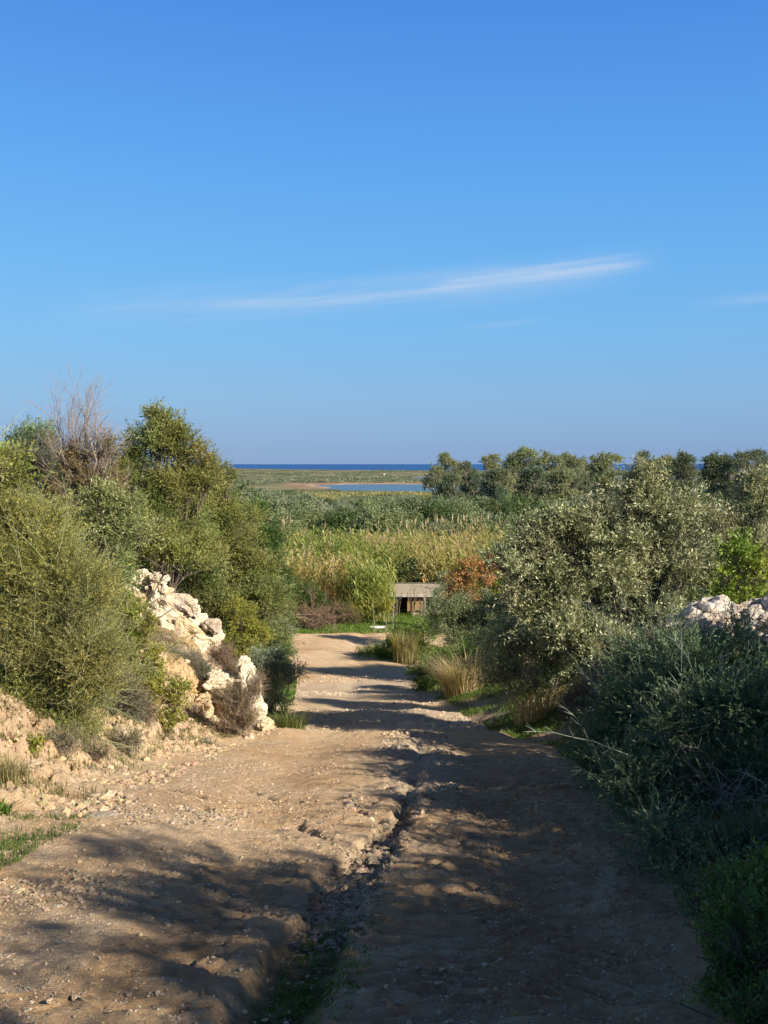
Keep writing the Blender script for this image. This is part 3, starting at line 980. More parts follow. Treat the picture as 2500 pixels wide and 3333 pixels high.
plant('dry_shrub', 'sparse brown shrub growing up the face of the white rock', 'shrub', 15.6,
      [(236, 700, 18, 18), (242, 722, 20, 16), (256, 690, 8, 16), (226, 728, 12, 10)], dict(DRYB, cov=2.0), .012)
plant('saltbush', 'blue-grey bush between the white rock and the track', 'bush', 20.5,
      [(268, 664, 20, 16), (276, 684, 24, 18), (272, 706, 18, 16), (292, 672, 12, 8)], dict(GREY, pal=[(.075, .10, .06), (.12, .16, .10), (.18, .22, .15)], ll=.045, lw=.014), .02)
plant('mastic_shrub', 'yellowing shrub beside the track behind the grey block', 'shrub', 24,
      [(240, 620, 16, 22), (232, 640, 14, 14), (256, 636, 16, 14)], YMAST, .03)
for k_, (u_, v_, Y_, r_, sp_, lb_) in enumerate((
        (62, 738, 10.2, 13, GREYB, 'low grey shrublet in the rubble directly under the big broom bush'),
        (95, 752, 10.6, 11, DRYB, 'small brown dry shrublet on the orange scarp of the bank'),
        (128, 738, 11.6, 12, GREYB, 'grey-green shrublet between the scarp and the little bright mastic'),
        (26, 748, 9.6, 16, YMAST, 'olive-brown shrublet under the broom near the left edge'),
        (160, 745, 12.8, 10, DRYB, 'brown dry shrublet left of the chalky split stone'),
        (205, 748, 14.0, 10, GREYB, 'low dusty shrublet between the split stone and the white rock'),
        (140, 712, 12.6, 12, DRYB, 'brown shrublet behind the scarp, below the bristly shrub'))):
    plant('dry_shrub', lb_, 'shrub', Y_, [(u_, v_, r_, r_ * .6), (u_ + r_ * .7, v_ + 2, r_ * .7, r_ * .45), (u_ - r_ * .6, v_ + 3, r_ * .6, r_ * .4)], dict(sp_, cov=2.6), .008, skirt=False)
plant('broom_bush', 'small broom seedling at the foot of the left bank', 'bush', 9,
      [(6, 790, 12, 14), (20, 786, 12, 12)], dict(GREYB, cov=1.6), .006)

# ================================================================== RIGHT SIDE
plant('olive_tree', 'large silvery wild olive tree right of the track', 'tree', 17,
      [(640, 480, 9, 22), (655, 475, 6, 16), (626, 492, 9, 18), (642, 500, 20, 24), (690, 505, 8, 16), (575, 520, 8, 14), (530, 530, 8, 14), (710, 520, 8, 14), (648, 515, 30, 28), (600, 520, 24, 24), (672, 530, 34, 28), (625, 548, 48, 30), (560, 530, 26, 24), (530, 545, 22, 18),
       (545, 580, 40, 24), (600, 590, 50, 26), (660, 575, 36, 28), (520, 600, 20, 16), (560, 625, 44, 24), (500, 560, 12, 12), (655, 610, 40, 24), (585, 560, 50, 34), (690, 560, 24, 30), (640, 610, 30, 20, 1.2), (520, 570, 28, 26), (572, 638, 34, 24, -.5), (606, 646, 30, 22, -.5), (540, 612, 30, 24)],
      OLIVE, .075, tree=True, basexy=(P(622, 640, 17)[0], 17), depth=.8)
plant('olive_tree', 'silvery olive tree on the skyline at the right edge', 'tree', 20,
      [(752, 494, 16, 22), (764, 484, 8, 20), (762, 512, 26, 28), (718, 520, 24, 22), (735, 545, 34, 24), (768, 555, 30, 40), (700, 545, 22, 18), (740, 590, 40, 30), (700, 580, 30, 26), (780, 600, 40, 40)], OLIVE, .06, tree=True)
plant('olive_shrub', 'grey-green thicket behind the stone heap and the bright shrub', 'shrub', 24,
      [(700, 600, 40, 26), (745, 600, 40, 30), (660, 600, 30, 24), (785, 600, 40, 34)], GREY, .04)
plant('olive_shrub', 'dusky olive thicket seen through the crown of the big olive', 'shrub', 33,
      [(560, 590, 40, 26), (610, 590, 44, 26), (660, 580, 44, 26), (720, 570, 46, 30), (780, 570, 46, 34)], GREY, .04, scale=1.3)
plant('laurel_shrub', 'fresh bright green shrub above the stone heap', 'shrub', 17,
      [(738, 560, 18, 22), (755, 575, 16, 24), (722, 575, 12, 14)], CANDLE, .03)
plant('olive_shrub', 'silvery olive suckers beneath the large olive, hanging to the grass', 'shrub', 18.5,
      [(520, 655, 30, 26, 1.0), (545, 640, 30, 30, 1.5), (505, 640, 26, 24), (545, 655, 34, 26), (590, 640, 34, 26), (500, 675, 22, 16), (540, 690, 26, 14), (570, 672, 24, 20)], dict(OLIVE, pal=[(.07, .09, .04), (.14, .165, .08), (.24, .26, .15)]), .03, skirt=False)
plant('olive_shrub', 'dull green olive bush behind the dark mastic', 'shrub', 34,
      [(447, 612, 22, 18), (470, 620, 24, 18), (455, 632, 24, 14), (495, 615, 18, 22), (520, 620, 22, 26), (470, 640, 30, 16), (500, 640, 26, 16)], GREY, .04)
plant('mastic_shrub', 'dark glossy mastic bush behind the straw tussock', 'shrub', 28,
      [(485, 650, 24, 16), (510, 645, 20, 20), (470, 662, 18, 12)], DARK, .04)
plant('mastic_shrub', 'low dark bush at the inner kerb of the bend', 'bush', 31,
      [(420, 676, 12, 10), (436, 668, 18, 12), (428, 684, 14, 6), (450, 660, 16, 12)], MASTIC, .03)
plant('mastic_shrub', 'bright-tipped green shrub just left of the straw tussock', 'shrub', 29.5,
      [(455, 672, 14, 10), (470, 656, 12, 10), (448, 684, 12, 7)], dict(MASTIC, pal=[(.06, .10, .02), (.11, .17, .03), (.18, .26, .05)]), .03)
plant('mastic_shrub', 'dark mound of bushes on the grass island past the bend', 'bush', 40.5,
      [(392, 648, 14, 12), (378, 655, 12, 7), (405, 640, 16, 14), (430, 634, 18, 16), (418, 650, 14, 9)], MASTIC, .03)
plant('smoke_tree', 'orange-red autumn shrub in front of the reeds', 'tree', 43,
      [(478, 578, 16, 13), (462, 592, 16, 13), (490, 568, 12, 10), (450, 598, 9, 9), (470, 604, 12, 9), (455, 578, 9, 8), (470, 565, 12, 9)], ORANGE, .05, tree=True)
plant('smoke_tree', 'small reddish autumn shrub showing through the olive leaves', 'tree', 41,
      [(508, 574, 10, 9), (518, 584, 8, 8)], dict(ORANGE, pal=[(.20, .09, .05), (.26, .13, .06), (.24, .16, .08)]), .03, tree=True)
plant('olive_shrub', 'slender grey-green sapling at the right corner of the shed', 'shrub', 50,
      [(443, 582, 8, 11), (443, 596, 10, 12), (450, 602, 8, 10)], dict(GREY, ll=.09, lw=.025, cov=3.2), .03)
plant('carob_tree', 'dark tree filling the hollow behind the shed', 'tree', 63,
      [(412, 572, 16, 12), (428, 580, 12, 12), (396, 580, 10, 10)], dict(GREY, pal=[(.03, .05, .022), (.07, .09, .04), (.11, .13, .07)], ll=.13, lw=.05), .08, tree=True)
plant('dry_shrub', 'dull brown shrub in the shade beneath the olive tree', 'shrub', 14.5,
      [(590, 700, 26, 22), (612, 690, 26, 26), (575, 718, 20, 14), (600, 725, 26, 14)], DRYB, .015)
plant('broom_bush', 'dark spiny broom bush before the stone heap', 'bush', 10.5,
      [(640, 670, 30, 36), (690, 665, 36, 40), (740, 670, 36, 44), (660, 720, 34, 36), (715, 725, 40, 36), (765, 720, 34, 40), (625, 735, 26, 24)], BROOM_D, .02, extra=whips(90, .6, .004, (.19, .22, .15)))
plant('broom_bush', 'dark broom bush reaching out over the verge beneath the olive tree', 'bush', 9.2,
      [(600, 745, 24, 24), (630, 740, 34, 34), (660, 700, 34, 34), (620, 710, 24, 26), (690, 680, 40, 34), (650, 770, 34, 24)], BROOM_D, .015, extra=whips(40, .5, .0035, (.19, .22, .15)))
plant('broom_bush', 'nearest overhanging broom bush in deep shade on the right', 'bush', 7.2,
      [(640, 800, 26, 40), (690, 790, 40, 54), (745, 790, 44, 60), (700, 850, 46, 44), (760, 860, 44, 50), (650, 850, 26, 34), (790, 830, 40, 70), (622, 780, 24, 30), (765, 720, 40, 50), (720, 720, 40, 44), (680, 730, 34, 34)], BROOM_D, .02, extra=whips(80, .6, .004, (.22, .25, .20)))
plant('mastic_shrub', 'low dark leafy shrub in the bottom right corner', 'shrub', 4.6,
      [(745, 900, 34, 34), (765, 940, 36, 40), (722, 930, 20, 22), (800, 900, 40, 60), (735, 960, 22, 24)], dict(MASTIC, ll=.028, lw=.013, tl=.14, cov=3.8), .01)
plant('broom_bush', 'small broom bush spilling over the verge beneath the nearest bush', 'bush', 5.9,
      [(680, 860, 28, 30), (720, 870, 34, 34), (655, 830, 22, 26), (760, 860, 40, 44), (700, 895, 28, 24), (665, 880, 16, 18)], BROOM_D, .012)
# the hedge and trees going on outside the picture to the right: they throw the shade over the near track
SH = [('olive_tree', 'tree', (6.3, .2), 4.3), ('olive_tree', 'tree', (7.6, -2.6), 5.0), ('olive_tree', 'tree', (4.9, -3.6), 4.4)]
for k, (nm, ct, (x, y), H_) in enumerate(SH):
    base = (x, y, hz(x, y))
    if k == 0:
        rng = np.random.default_rng(5)
        shade_tree = thing(nm, 'olive tree of the row outside the right edge that shades the track', ct, base, 'olive row right of the track')
        bl = [(x + dx, y + dy, base[2] + dz, r, r, r * .8) for dx, dy, dz, r in ((0, 0, 3.0, 1.0), (-.8, .6, 2.4, .8), (.8, -.5, 2.4, .9), (-.3, -.9, 2.2, .9), (.5, .9, 2.1, .8), (0, 0, 1.4, 1.3))]
        lf, wd = plant_geo(bl, dict(OLIVE, ll=.09, lw=.03, cov=1.9), rng, base, .09)
        lf.build('crown', M_OLIVE, shade_tree, base); wd.build('trunk', M_BARK, shade_tree, base)
    else:
        copy_thing(shade_tree, base, k * 1.3, H_ / 4.2)
for k, (ye, lb) in enumerate(((3.3, 'hedge shrub outside the right edge just beside the camera'), (5.0, 'hedge shrub outside the right edge, tall one near the camera'), (6.6, 'hedge shrub outside the right edge, nearest to the camera'), (8.4, 'hedge shrub outside the right edge beside the near broom bush'), (10.2, 'hedge shrub outside the right edge, third along the track'), (12.2, 'hedge shrub outside the right edge, fourth along the track'), (14.6, 'hedge shrub outside the right edge below the stone heap'))):
    x, y = 5.3, ye - 3.4
    zt = float(itp(ZR, ye)) + .51 * (5.3 - (.75 if ye > 6 else .35)) / .8
    zb = hz(x, y)
    rng = np.random.default_rng(900 + k)
    h_ = max(zt - zb, .8)
    t = thing('hedge_shrub', lb, 'shrub', (x, y, zb), 'hedge right of the track')
    bl = [(x + rng.normal() * .2, y, zb + h_ * .62, .95, 1.05, h_ * .42), (x + .3, y + .5, zb + h_ * .4, .9, 1.0, h_ * .4), (x - .2, y - .5, zb + h_ * .35, .8, .9, h_ * .36)]
    lf, wd = plant_geo(bl, dict(OLIVE, ll=.08, lw=.03, cov=4.2), rng, (x, y, zb), .04)
    lf.build('foliage', M_OLIVE, t, (x, y, zb)); wd.build('stems', M_BARK, t, (x, y, zb))


plant('weeds', 'leafy green weeds at the verge in the bottom right corner', 'plant', 3.9,
      [(745, 925, 34, 38), (765, 955, 30, 44), (718, 965, 22, 24), (740, 985, 30, 26), (725, 1000, 22, 20, -.2), (760, 1010, 34, 30, -.3)], dict(MASTIC, pal=[(.03, .06, .018), (.06, .11, .03), (.09, .15, .04)], ll=.022, lw=.009, tl=.12, cov=3.2, up=.8), .006)
plant('weeds', 'tangled weeds and dry stems under the near bushes beside the track', 'plant', 5.0,
      [(700, 905, 22, 20), (735, 890, 30, 30), (680, 880, 14, 14)], dict(BROOM_D, cov=2.4), .006)


# bushes going on past both edges of the picture
ROOTS = {o.name: o for o in COL.objects if o.parent is None}
thick = [o for o in ROOTS.values() if o.get('label', '').startswith('yellow-green thicket')][0]
tallt = [o for o in ROOTS.values() if o.get('label', '').startswith('tallest yellow-green')][0]
dusty = [o for o in ROOTS.values() if o.get('label', '').startswith('grey-green thicket')][0]
for src, x, y, sc_, lb in ((thick, -5.5, 10.5, .9, 'thicket past the left edge beside the big broom bush'), (thick, -6.7, 14.8, 1.1, 'thicket past the left edge, behind the broom bush'),
                           (tallt, -8.9, 20.5, .55, 'yellow-green tree past the left edge of the photo'), (tallt, -11.6, 28, .55, 'yellow-green tree far past the left edge'),
                           (thick, -5.6, 6.8, .75, 'thicket past the left edge, level with the shaded grass'), (dusty, -12.6, 32, .8, 'grey-green thicket far past the left edge'),
                           (tallt, -14.4, 37, .6, 'yellow-green tree in the field past the left edge'), (tallt, -17.8, 46, .7, 'yellow-green tree beyond the left shrubs'),
                           (thick, -9.6, 24, 1.3, 'broad thicket in the field past the left edge'), (thick, 9.5, 13.5, .6, 'low thicket past the right edge, behind the stone heap'),
                           (dusty, 15, 24, .8, 'grey-green thicket past the right edge'), (thick, 13.5, 18, .7, 'low thicket past the right edge beyond the stone heap'), (dusty, 24, 36, 1.1, 'broad grey-green thicket far past the right edge')):
    cx_, cy_ = src.location.x, src.location.y
    copy_thing(src, (x, y, hz(x, y)), x * 1.7, sc_, lb)


# pale bare twigs poking out of the shaded bushes
def twigs(name, label, spots, Y, col, L, r, seed, depth=2, spread=.45, up=.0):
    rng = np.random.default_rng(seed)
    u0, v0 = spots[0][:2]
    base = P(u0, v0, Y)
    t = thing(name, label, 'branch', (base[0], base[1], hz(base[0], base[1])))
    g = Geo()
    for u, v, du, dv in spots:
        p = P(u, v, Y); q = P(u + du, v + dv, Y - .2)
        bare(g, p, q - p, L, r, depth, rng, col, spread, up, 5)
    g.build('twigs', M_BARK, t, tuple(t.location))
    return t


twigs('bare_branch', 'pale leafless branches reaching out of the dark bush at the right edge', [(768, 870, -60, -30), (760, 820, -50, -40), (740, 840, -10, -60), (770, 800, -60, -8), (755, 880, -80, -12)], 6.4, (.30, .26, .25), .42, .006, 71)
twigs('bare_branch', 'thin dry twigs trailing from the right bush down to the track', [(640, 830, -40, 20), (690, 910, -30, 20), (700, 930, 10, 30), (725, 960, -40, 20)], 6.0, (.20, .15, .13), .30, .004, 72)
twigs('bare_branch', 'bleached dead sticks in the grass beside the arching dry grass', [(524, 712, -20, -45), (530, 716, -40, -34), (526, 720, -5, -60), (540, 722, 10, -40), (545, 700, -20, -20)], 18.5, (.50, .42, .36), .8, .010, 73, 2, .4)
twigs('bare_branch', 'leafless thorny branches in front of the limestone outcrop', [(150, 625, 30, -20), (140, 640, 40, -10), (135, 610, 30, -18), (145, 590, 20, -20)], 14.8, (.28, .21, .18), .45, .007, 74)
twigs('dry_brush_heap', 'reddish-brown heap of cut brush where the track bends', [(305, 620, 10, -6), (318, 622, -12, -6), (325, 618, 14, -4), (312, 616, 0, -8), (300, 614, -10, -5), (330, 624, -14, -7), (320, 610, 8, 3), (308, 626, 16, -3), (316, 614, -14, 2), (326, 612, -10, 4)], 50, (.30, .19, .14), 1.1, .018, 75, 3, .6)
bpy.data.objects['dry_brush_heap']['category'] = 'brush heap'
plant('dry_shrub', 'reddish-brown dry leaves caught over the brush heap', 'shrub', 50.6,
      [(316, 617, 19, 8), (300, 612, 10, 6)], dict(DRYB, pal=[(.16, .10, .06), (.22, .145, .09), (.27, .19, .12)], ll=.08, lw=.02, cov=2.6), .02)


# ================================================================== grasses
def blades(geo, pts, h, wd, pal, rng, lean=.35, bend=.5, dirs=None):
    """arching blades, two quads each"""
    n = len(pts)
    h = h * rng.uniform(.5, 1.2, n)
    a = rng.uniform(0, 2 * np.pi, n)
    out = np.stack([np.cos(a), np.sin(a), np.zeros(n)], -1) if dirs is None else dirs
    side = np.stack([-out[:, 1], out[:, 0], np.zeros(n)], -1)
    ln = lean * rng.uniform(.2, 1.3, n)
    up = np.array((0, 0, 1.0))
    p0 = pts
    p1 = p0 + (out * (ln * .45)[:, None] + up) * (h * .55)[:, None]
    p2 = p1 + (out * (ln * .7 + bend * rng.uniform(.3, 1.2, n))[:, None] + up * rng.uniform(.3, .9, n)[:, None]) * (h * .45)[:, None]
    wd = wd * rng.uniform(.6, 1.3, n)
    V = np.empty((n, 6, 3))
    V[:, 0] = p0 - side * wd[:, None] / 2; V[:, 1] = p0 + side * wd[:, None] / 2
    V[:, 2] = p1 + side * wd[:, None] / 2.2; V[:, 3] = p1 - side * wd[:, None] / 2.2
    V[:, 4] = p2 + side * wd[:, None] * .05; V[:, 5] = p2 - side * wd[:, None] * .05
    F = (np.arange(n) * 6)[:, None, None] + np.array([[0, 1, 2, 3], [3, 2, 4, 5]])[None]
    geo.add(V.reshape(-1, 3), F.reshape(-1, 4), np.repeat(palette(n, pal, rng, .2), 6, axis=0))


GREEN = [(.045, .10, .015), (.09, .17, .03), (.15, .24, .05)]
FRESH = [(.08, .14, .025), (.14, .22, .04), (.22, .29, .08)]
STRAW = [(.22, .17, .08), (.36, .28, .15), (.50, .40, .24)]
MIXG2 = [(.045, .09, .018), (.08, .14, .028), (.13, .19, .045), (.12, .13, .05)]
MIXG = [(.07, .11, .03), (.15, .18, .06), (.30, .26, .13)]


def lawn(name, label, n, xf, yr, h, wd, pal, seed, patch=1.6, thr=-.05, mask=None):
    rng = np.random.default_rng(seed)
    y = rng.uniform(yr[0], yr[1], n)
    x0, x1 = xf(y)
    x = x0 + (x1 - x0) * rng.random(n)
    keep = fbm(x * patch, y * patch, oct=3, seed=seed) + .22 * rng.normal(size=n) > thr
    if mask is not None:
        keep &= mask(x, y)
    x, y = x[keep], y[keep]
    z = height(x, y)
    g = Geo()
    blades(g, np.stack([x, y, z - .005], -1), h, wd, pal, rng)
    o = g.build(name, M_GRASS)
    tag(o, label, 'grass', kind='stuff')


lawn('grass', 'short green verge grass along the right side of the track', 36000, lambda y: (itp(XR, y) - .1, itp(XR, y) + 1.6), (9, 28), .10, .012, MIXG2, 81, 1.1, -.12)
lawn('grass', 'dark weeds under the near right bushes', 16000, lambda y: (itp(XR, y) + .1, itp(XR, y) + 1.5), (3.2, 9), .06, .006, MIXG2, 82, 1.5, .06)
lawn('grass', 'sunlit green grass before the shed', 30000, lambda y: (y * 0 - 5.5, y * 0 + 5), (48.6, 57), .16, .035, FRESH, 83, .5, -.4)
lawn('grass', 'green weeds in the bottom of the washed out gully', 6000, lambda y: (itp(GX, y) - .10, itp(GX, y) + .30), (3.3, 5.1), .028, .005, MIXG2, 84, 3.2, .0)
lawn('grass', 'shaded green grass on the left shoulder in the foreground', 11000, lambda y: (itp(XL, y) - 1.3, itp(XL, y) + .25), (5.4, 7.6), .05, .006, MIXG2, 85, 1.8, .04)
lawn('grass', 'dry mixed grass on the lower left bank', 14000, lambda y: (itp(XL, y) - 2.6, itp(XL, y) - .4), (7.5, 18), .09, .008, MIXG, 86, 1.3, .12)
lawn('grass', 'grass growing at the foot of the left bank by the bend', 10000, lambda y: (itp(XL, y) - 1.2, itp(XL, y) + .1), (18.5, 48), .20, .02, GREEN, 87, .6, -.1)
lawn('grass', 'grass round the bushes on the inner side of the bend', 12000, lambda y: (np.where(y < 36, itp(XR, y) + .1, -1.2), np.where(y < 36, itp(XR, y) + 2.5, 4.)), (26, 45), .2, .02, MIXG, 88, .6, -.3, mask=lambda x, y: (y < 35) | (((x - 1.) / 2.6) ** 2 + ((y - 42.5) / 2.2) ** 2 < 1.1))


def tussock(name, label, u, v, Y, rpx, hpx, n, pal, wd, seed, lean=.5, bend=.8, cat='grass tuft', mat=None):
    rng = np.random.default_rng(seed)
    b = P(u, v, Y)
    b[2] = hz(b[0], b[1]) if name != 'reed' else b[2]
    r = rpx / FOC * Y; h = hpx / FOC * Y
    a = rng.uniform(0, 2 * np.pi, n); q = rng.random(n) ** .5
    off = np.stack([np.cos(a) * q * r, np.sin(a) * q * r, np.zeros(n)], -1)
    dirs = norm(off + rng.normal(size=(n, 3)) * np.array((.3, .3, 0)) * r)
    dirs[:, 2] = 0
    g = Geo()
    pts = b + off
    pts[:, 2] = height(pts[:, 0], pts[:, 1], False) - .02
    blades(g, pts, h, wd, pal, rng, lean, bend, dirs=norm(dirs))
    o = g.build(name, mat or M_GRASS, None, tuple(b))
    o.location = tuple(b)
    tag(o, label, cat)
    return o


tussock('grass_tussock', 'big straw-coloured grass tussock on the right verge at the bend', 464, 699, 26.5, 19, 44, 1100, [(.24, .20, .10), (.38, .31, .17), (.52, .43, .27)], .016, 91, .75, 1.1)
tussock('grass_tussock', 'thin pale grass clump standing on the island past the bend', 405, 660, 39.5, 12, 36, 700, [(.16, .16, .06), (.28, .25, .11), (.36, .31, .16)], .02, 92, .3, .4)
tussock('grass_tussock', 'arching dry reed grass beside the bleached sticks', 535, 724, 18.2, 20, 44, 240, [(.36, .30, .16), (.55, .46, .28)], .018, 93, .9, 1.6)
tussock('asphodel_plant', 'dark green strappy tuft at the top of the left earth bank', 103, 716, 12.2, 6, 28, 60, [(.05, .11, .025), (.09, .17, .04), (.14, .22, .07)], .02, 94, .5, .6, 'plant')
tussock('asphodel_plant', 'tall blue-green strappy leaves among the shrubs left of the grey shrub', 140, 690, 14.5, 12, 50, 160, [(.06, .12, .04), (.10, .18, .07), (.15, .24, .11)], .018, 95, .35, .5, 'plant')
tussock('grass_tussock', 'bright green tuft at the foot of the blue-grey bush by the track', 290, 736, 17.6, 15, 24, 700, [(.07, .10, .03), (.13, .16, .05), (.22, .22, .10)], .010, 96)
tussock('grass_tussock', 'pale dry tuft at the left edge of the photo above the shaded grass', 8, 806, 8.6, 16, 32, 420, [(.16, .15, .07), (.28, .25, .13), (.36, .31, .18)], .006, 97)
tussock('fern_plant', 'dark spiky leaves at the left edge in the shade', 2, 835, 7.6, 8, 18, 60, GREEN, .012, 98, .9, .8, 'plant')


# ================================================================== reeds
def reed_canes(g, x, y, h, rng, pal, leafL=.6, K=13, leafw=.05, plume_p=.0, lean=.08):
    n = len(x)
    z = height(x, y, False)
    A = np.stack([x, y, z], -1)
    ln = rng.normal(size=(n, 2)) * lean
    T = A + np.stack([ln[:, 0] * h, ln[:, 1] * h, h], -1)
    base_c = palette(n, pal, rng, .15)
    sticks(g, A, T, .014, .006, base_c * np.array((1.1, 1.0, .9)))
    s = .22 + .80 * (np.arange(K)[None] + rng.random((n, K))) / K
    p0 = A[:, None] + (T - A)[:, None] * s[..., None]
    az_ = (rng.uniform(0, np.pi, n)[:, None] + (np.arange(K) % 2)[None] * np.pi + rng.normal(size=(n, K)) * .5)
    out = np.stack([np.cos(az_), np.sin(az_), np.zeros_like(az_)], -1)
    side = np.stack([-np.sin(az_), np.cos(az_), np.zeros_like(az_)], -1)
    L = leafL * rng.uniform(.6, 1.2, (n, K))[..., None]
    upk = rng.uniform(.35, 1.1, (n, K))[..., None]
    Z = np.array((0, 0, 1.0))
    p1 = p0 + (out * .75 + Z * upk) * L * .5
    p2 = p1 + (out * .85 + Z * (upk - 1.15)) * L * .55
    wd = leafw * rng.uniform(.7, 1.2, (n, K))[..., None]
    V = np.stack([p0 - side * wd * .3, p0 + side * wd * .3, p1 + side * wd * .5, p1 - side * wd * .5, p2 + side * wd * .05, p2 - side * wd * .05], 2)
    m = n * K
    F = (np.arange(m) * 6)[:, None, None] + np.array([[0, 1, 2, 3], [3, 2, 4, 5]])[None]
    cc = .5 * base_c[:, None] + .5 * palette(m, pal, rng, .2).reshape(n, K, 3)
    low = (s < .5)[..., None]
    cc = np.where(low & (rng.random((n, K, 1)) < .6), cc * np.array((1.35, 1.05, .9)), cc)
    g.add(V.reshape(-1, 3), F.reshape(-1, 4), np.repeat(cc.reshape(-1, 3), 6, axis=0))
    pl = rng.random(n) < plume_p
    if pl.any():
        q = T[pl]; k = len(q)
        top = q + np.stack([rng.normal(size=k) * .08, rng.normal(size=k) * .08, rng.uniform(.5, .8, k)], -1)
        for j in range(3):
            a_ = rng.uniform(0, np.pi, k); sd_ = np.stack([np.cos(a_), np.sin(a_), 0 * a_], -1)
            V = np.stack([q, (q * .6 + top * .4) + sd_ * .07, top, (q * .6 + top * .4) - sd_ * .07], 1)
            g.add(V.reshape(-1, 3), (np.arange(k) * 4)[:, None] + np.arange(4)[None], palette(k * 4, [(.42, .33, .22), (.55, .45, .32)], rng, .1))


REEDP = [(.17, .20, .05), (.30, .32, .09), (.46, .41, .18), (.25, .29, .08)]
rng = np.random.default_rng(31)
g = Geo()
n = 4300
y = 54.5 + 37 * rng.random(n) ** 1.1
x = rng.uniform(-.115, .2, n) * y
keep = ~((x > -1.3) & (x < 5.2) & (y < 62)) & ~((x > 5) & (y < 57)) & ~((y < 60) & (x < -1.5) & (x > -6) & (rng.random(n) < .3))
x, y = x[keep], y[keep]
hh = (2.9 + 1.2 * rng.random(len(x)) + 1.3 * fbm(x * .35, y * .3, oct=3, seed=61)) * np.where(y < 63, .92, 1.0)
grp = fbm(x * .3 + 9, y * .3, oct=3, seed=65) + .25 * rng.normal(size=len(x))
for lo, hi, pal_ in ((-9, -.08, [(.13, .18, .04), (.22, .28, .07), (.34, .35, .11)]), (-.08, .18, REEDP), (.18, 9, [(.36, .31, .14), (.50, .42, .21), (.32, .26, .11)])):
    q_ = (grp >= lo) & (grp < hi)
    reed_canes(g, x[q_], y[q_], hh[q_], rng, pal_, leafL=.85, K=12, leafw=.10, plume_p=.02, lean=.12)
# taller flowering canes
n = 110
y = rng.uniform(66, 90, n); x = rng.uniform(-.11, .13, n) * y
sel = rng.random(n) < np.interp(x / y, [-.11, -.09, -.03, 0, .02, .13], [.9, .15, .2, .25, 1, 1])
reed_canes(g, x[sel], y[sel], rng.uniform(3.4, 5.2, sel.sum()), rng, [(.40, .35, .18), (.5, .42, .25)], plume_p=1, lean=.03, K=6)
o = g.build('reeds', M_GRASS)
tag(o, 'dense bed of tall yellowing giant reeds across the valley', 'reeds', kind='stuff')

rng = np.random.default_rng(32)
g = Geo()
n = 150
a = rng.uniform(0, 2 * np.pi, n); q = rng.random(n) ** .5
cx, cy = P(366, 612, 53.5)[:2]
x = cx + np.cos(a) * q * 1.35; y = cy + np.sin(a) * q * 1.2
reed_canes(g, x, y, rng.uniform(2.2, 3.5, n) * (1 - .25 * q), rng, [(.16, .20, .05), (.27, .33, .09), (.40, .40, .15)], leafL=.75, K=16, leafw=.06, lean=.16)
t = thing('reed_clump', 'fresh green clump of giant reeds hanging over the left side of the shed', 'reed clump', (cx, cy, hz(cx, cy)))
g.build('canes', M_GRASS, t, tuple(t.location))

# pale reed belt before the lagoon
rng = np.random.default_rng(33)
g = Geo()
n = 44000
y = rng.uniform(540, 870, n); x = rng.uniform(-.14, .12, n) * y
a = x / y
front = np.interp(a, [-.14, -.08, -.02, .1], [640, 700, 580, 560])
keep = (y > front) & (fbm(x * .012, y * .012, oct=3, seed=62) > -.2)
x, y = x[keep], y[keep]
blades(g, np.stack([x, y, height(x, y, False)], -1), 2.0, 1.1, [(.16, .18, .07), (.26, .25, .11), (.36, .31, .16)], rng, .15, .3)
o = g.build('reeds', M_GRASS)
tag(o, 'pale yellow belt of reeds along the near shore of the lagoon', 'reeds', kind='stuff')


# ================================================================== valley trees
def proto(kind, seed, pal, w_, h_, ll, trunk=.14, bark=(.14, .12, .1), mat=M_LEAF, cov=4.6):
    rng = np.random.default_rng(seed)
    bl = []
    for i in range(6):
        a_ = i * 1.05 + rng.normal() * .3
        r = w_ * rng.uniform(.26, .36)
        q = w_ * rng.uniform(.12, .30)
        bl.append((math.cos(a_) * q, math.sin(a_) * q, h_ * rng.uniform(.42, .68), r, r, r * .85))
    bl.append((0, 0, h_ * .72, w_ * .3, w_ * .3, h_ * .28))
    sp = dict(pal=pal, ll=ll, lw=ll * .55, K=7, tl=ll * 3, mat=mat, up=.3, cov=cov, bark=bark, twigs=0.0)
    lf, wd = plant_geo(bl, sp, rng, (0, 0, 0), trunk)
    return lf, wd, mat


def make_proto(name, label, group, args, loc, rz=0, sc=1.0):
    lf, wd, mat = proto(*args[0], **args[1])
    t = thing(name, label, 'tree', loc, group)
    lf.build('crown', mat, t); wd.build('trunk', M_BARK, t)
    t.rotation_euler = (0, 0, rz); t.scale = (sc, sc, sc)
    return t


KINDS = [
    ('olive_tree', 'grey-green olive tree in the valley grove beyond the reeds', 'olives of the valley grove', (('o', 1, [(.10, .115, .07), (.18, .195, .12), (.27, .275, .18)], 7.6, 5.8, .21), {}), .36),
    ('olive_tree', 'grey-green olive tree in the valley grove beyond the reeds', 'olives of the valley grove', (('o', 2, [(.075, .095, .05), (.135, .16, .08), (.21, .23, .12)], 8.6, 6.6, .22), {}), .30),
    ('carob_tree', 'dark green carob tree in the valley grove beyond the reeds', 'carobs of the valley grove', (('c', 3, [(.03, .05, .018), (.055, .085, .028), (.10, .13, .045)], 8.4, 6.8, .22), {}), .20),
    ('citrus_tree', 'bright green citrus tree in the rows of the valley orchard', 'citrus trees of the valley orchard', (('l', 4, [(.07, .12, .015), (.13, .21, .025), (.22, .30, .04)], 4.2, 3.4, .18), {}), .14),
]
rng = np.random.default_rng(44)
protos = [None] * 4
placed = []
cnt = 0
tries = 0
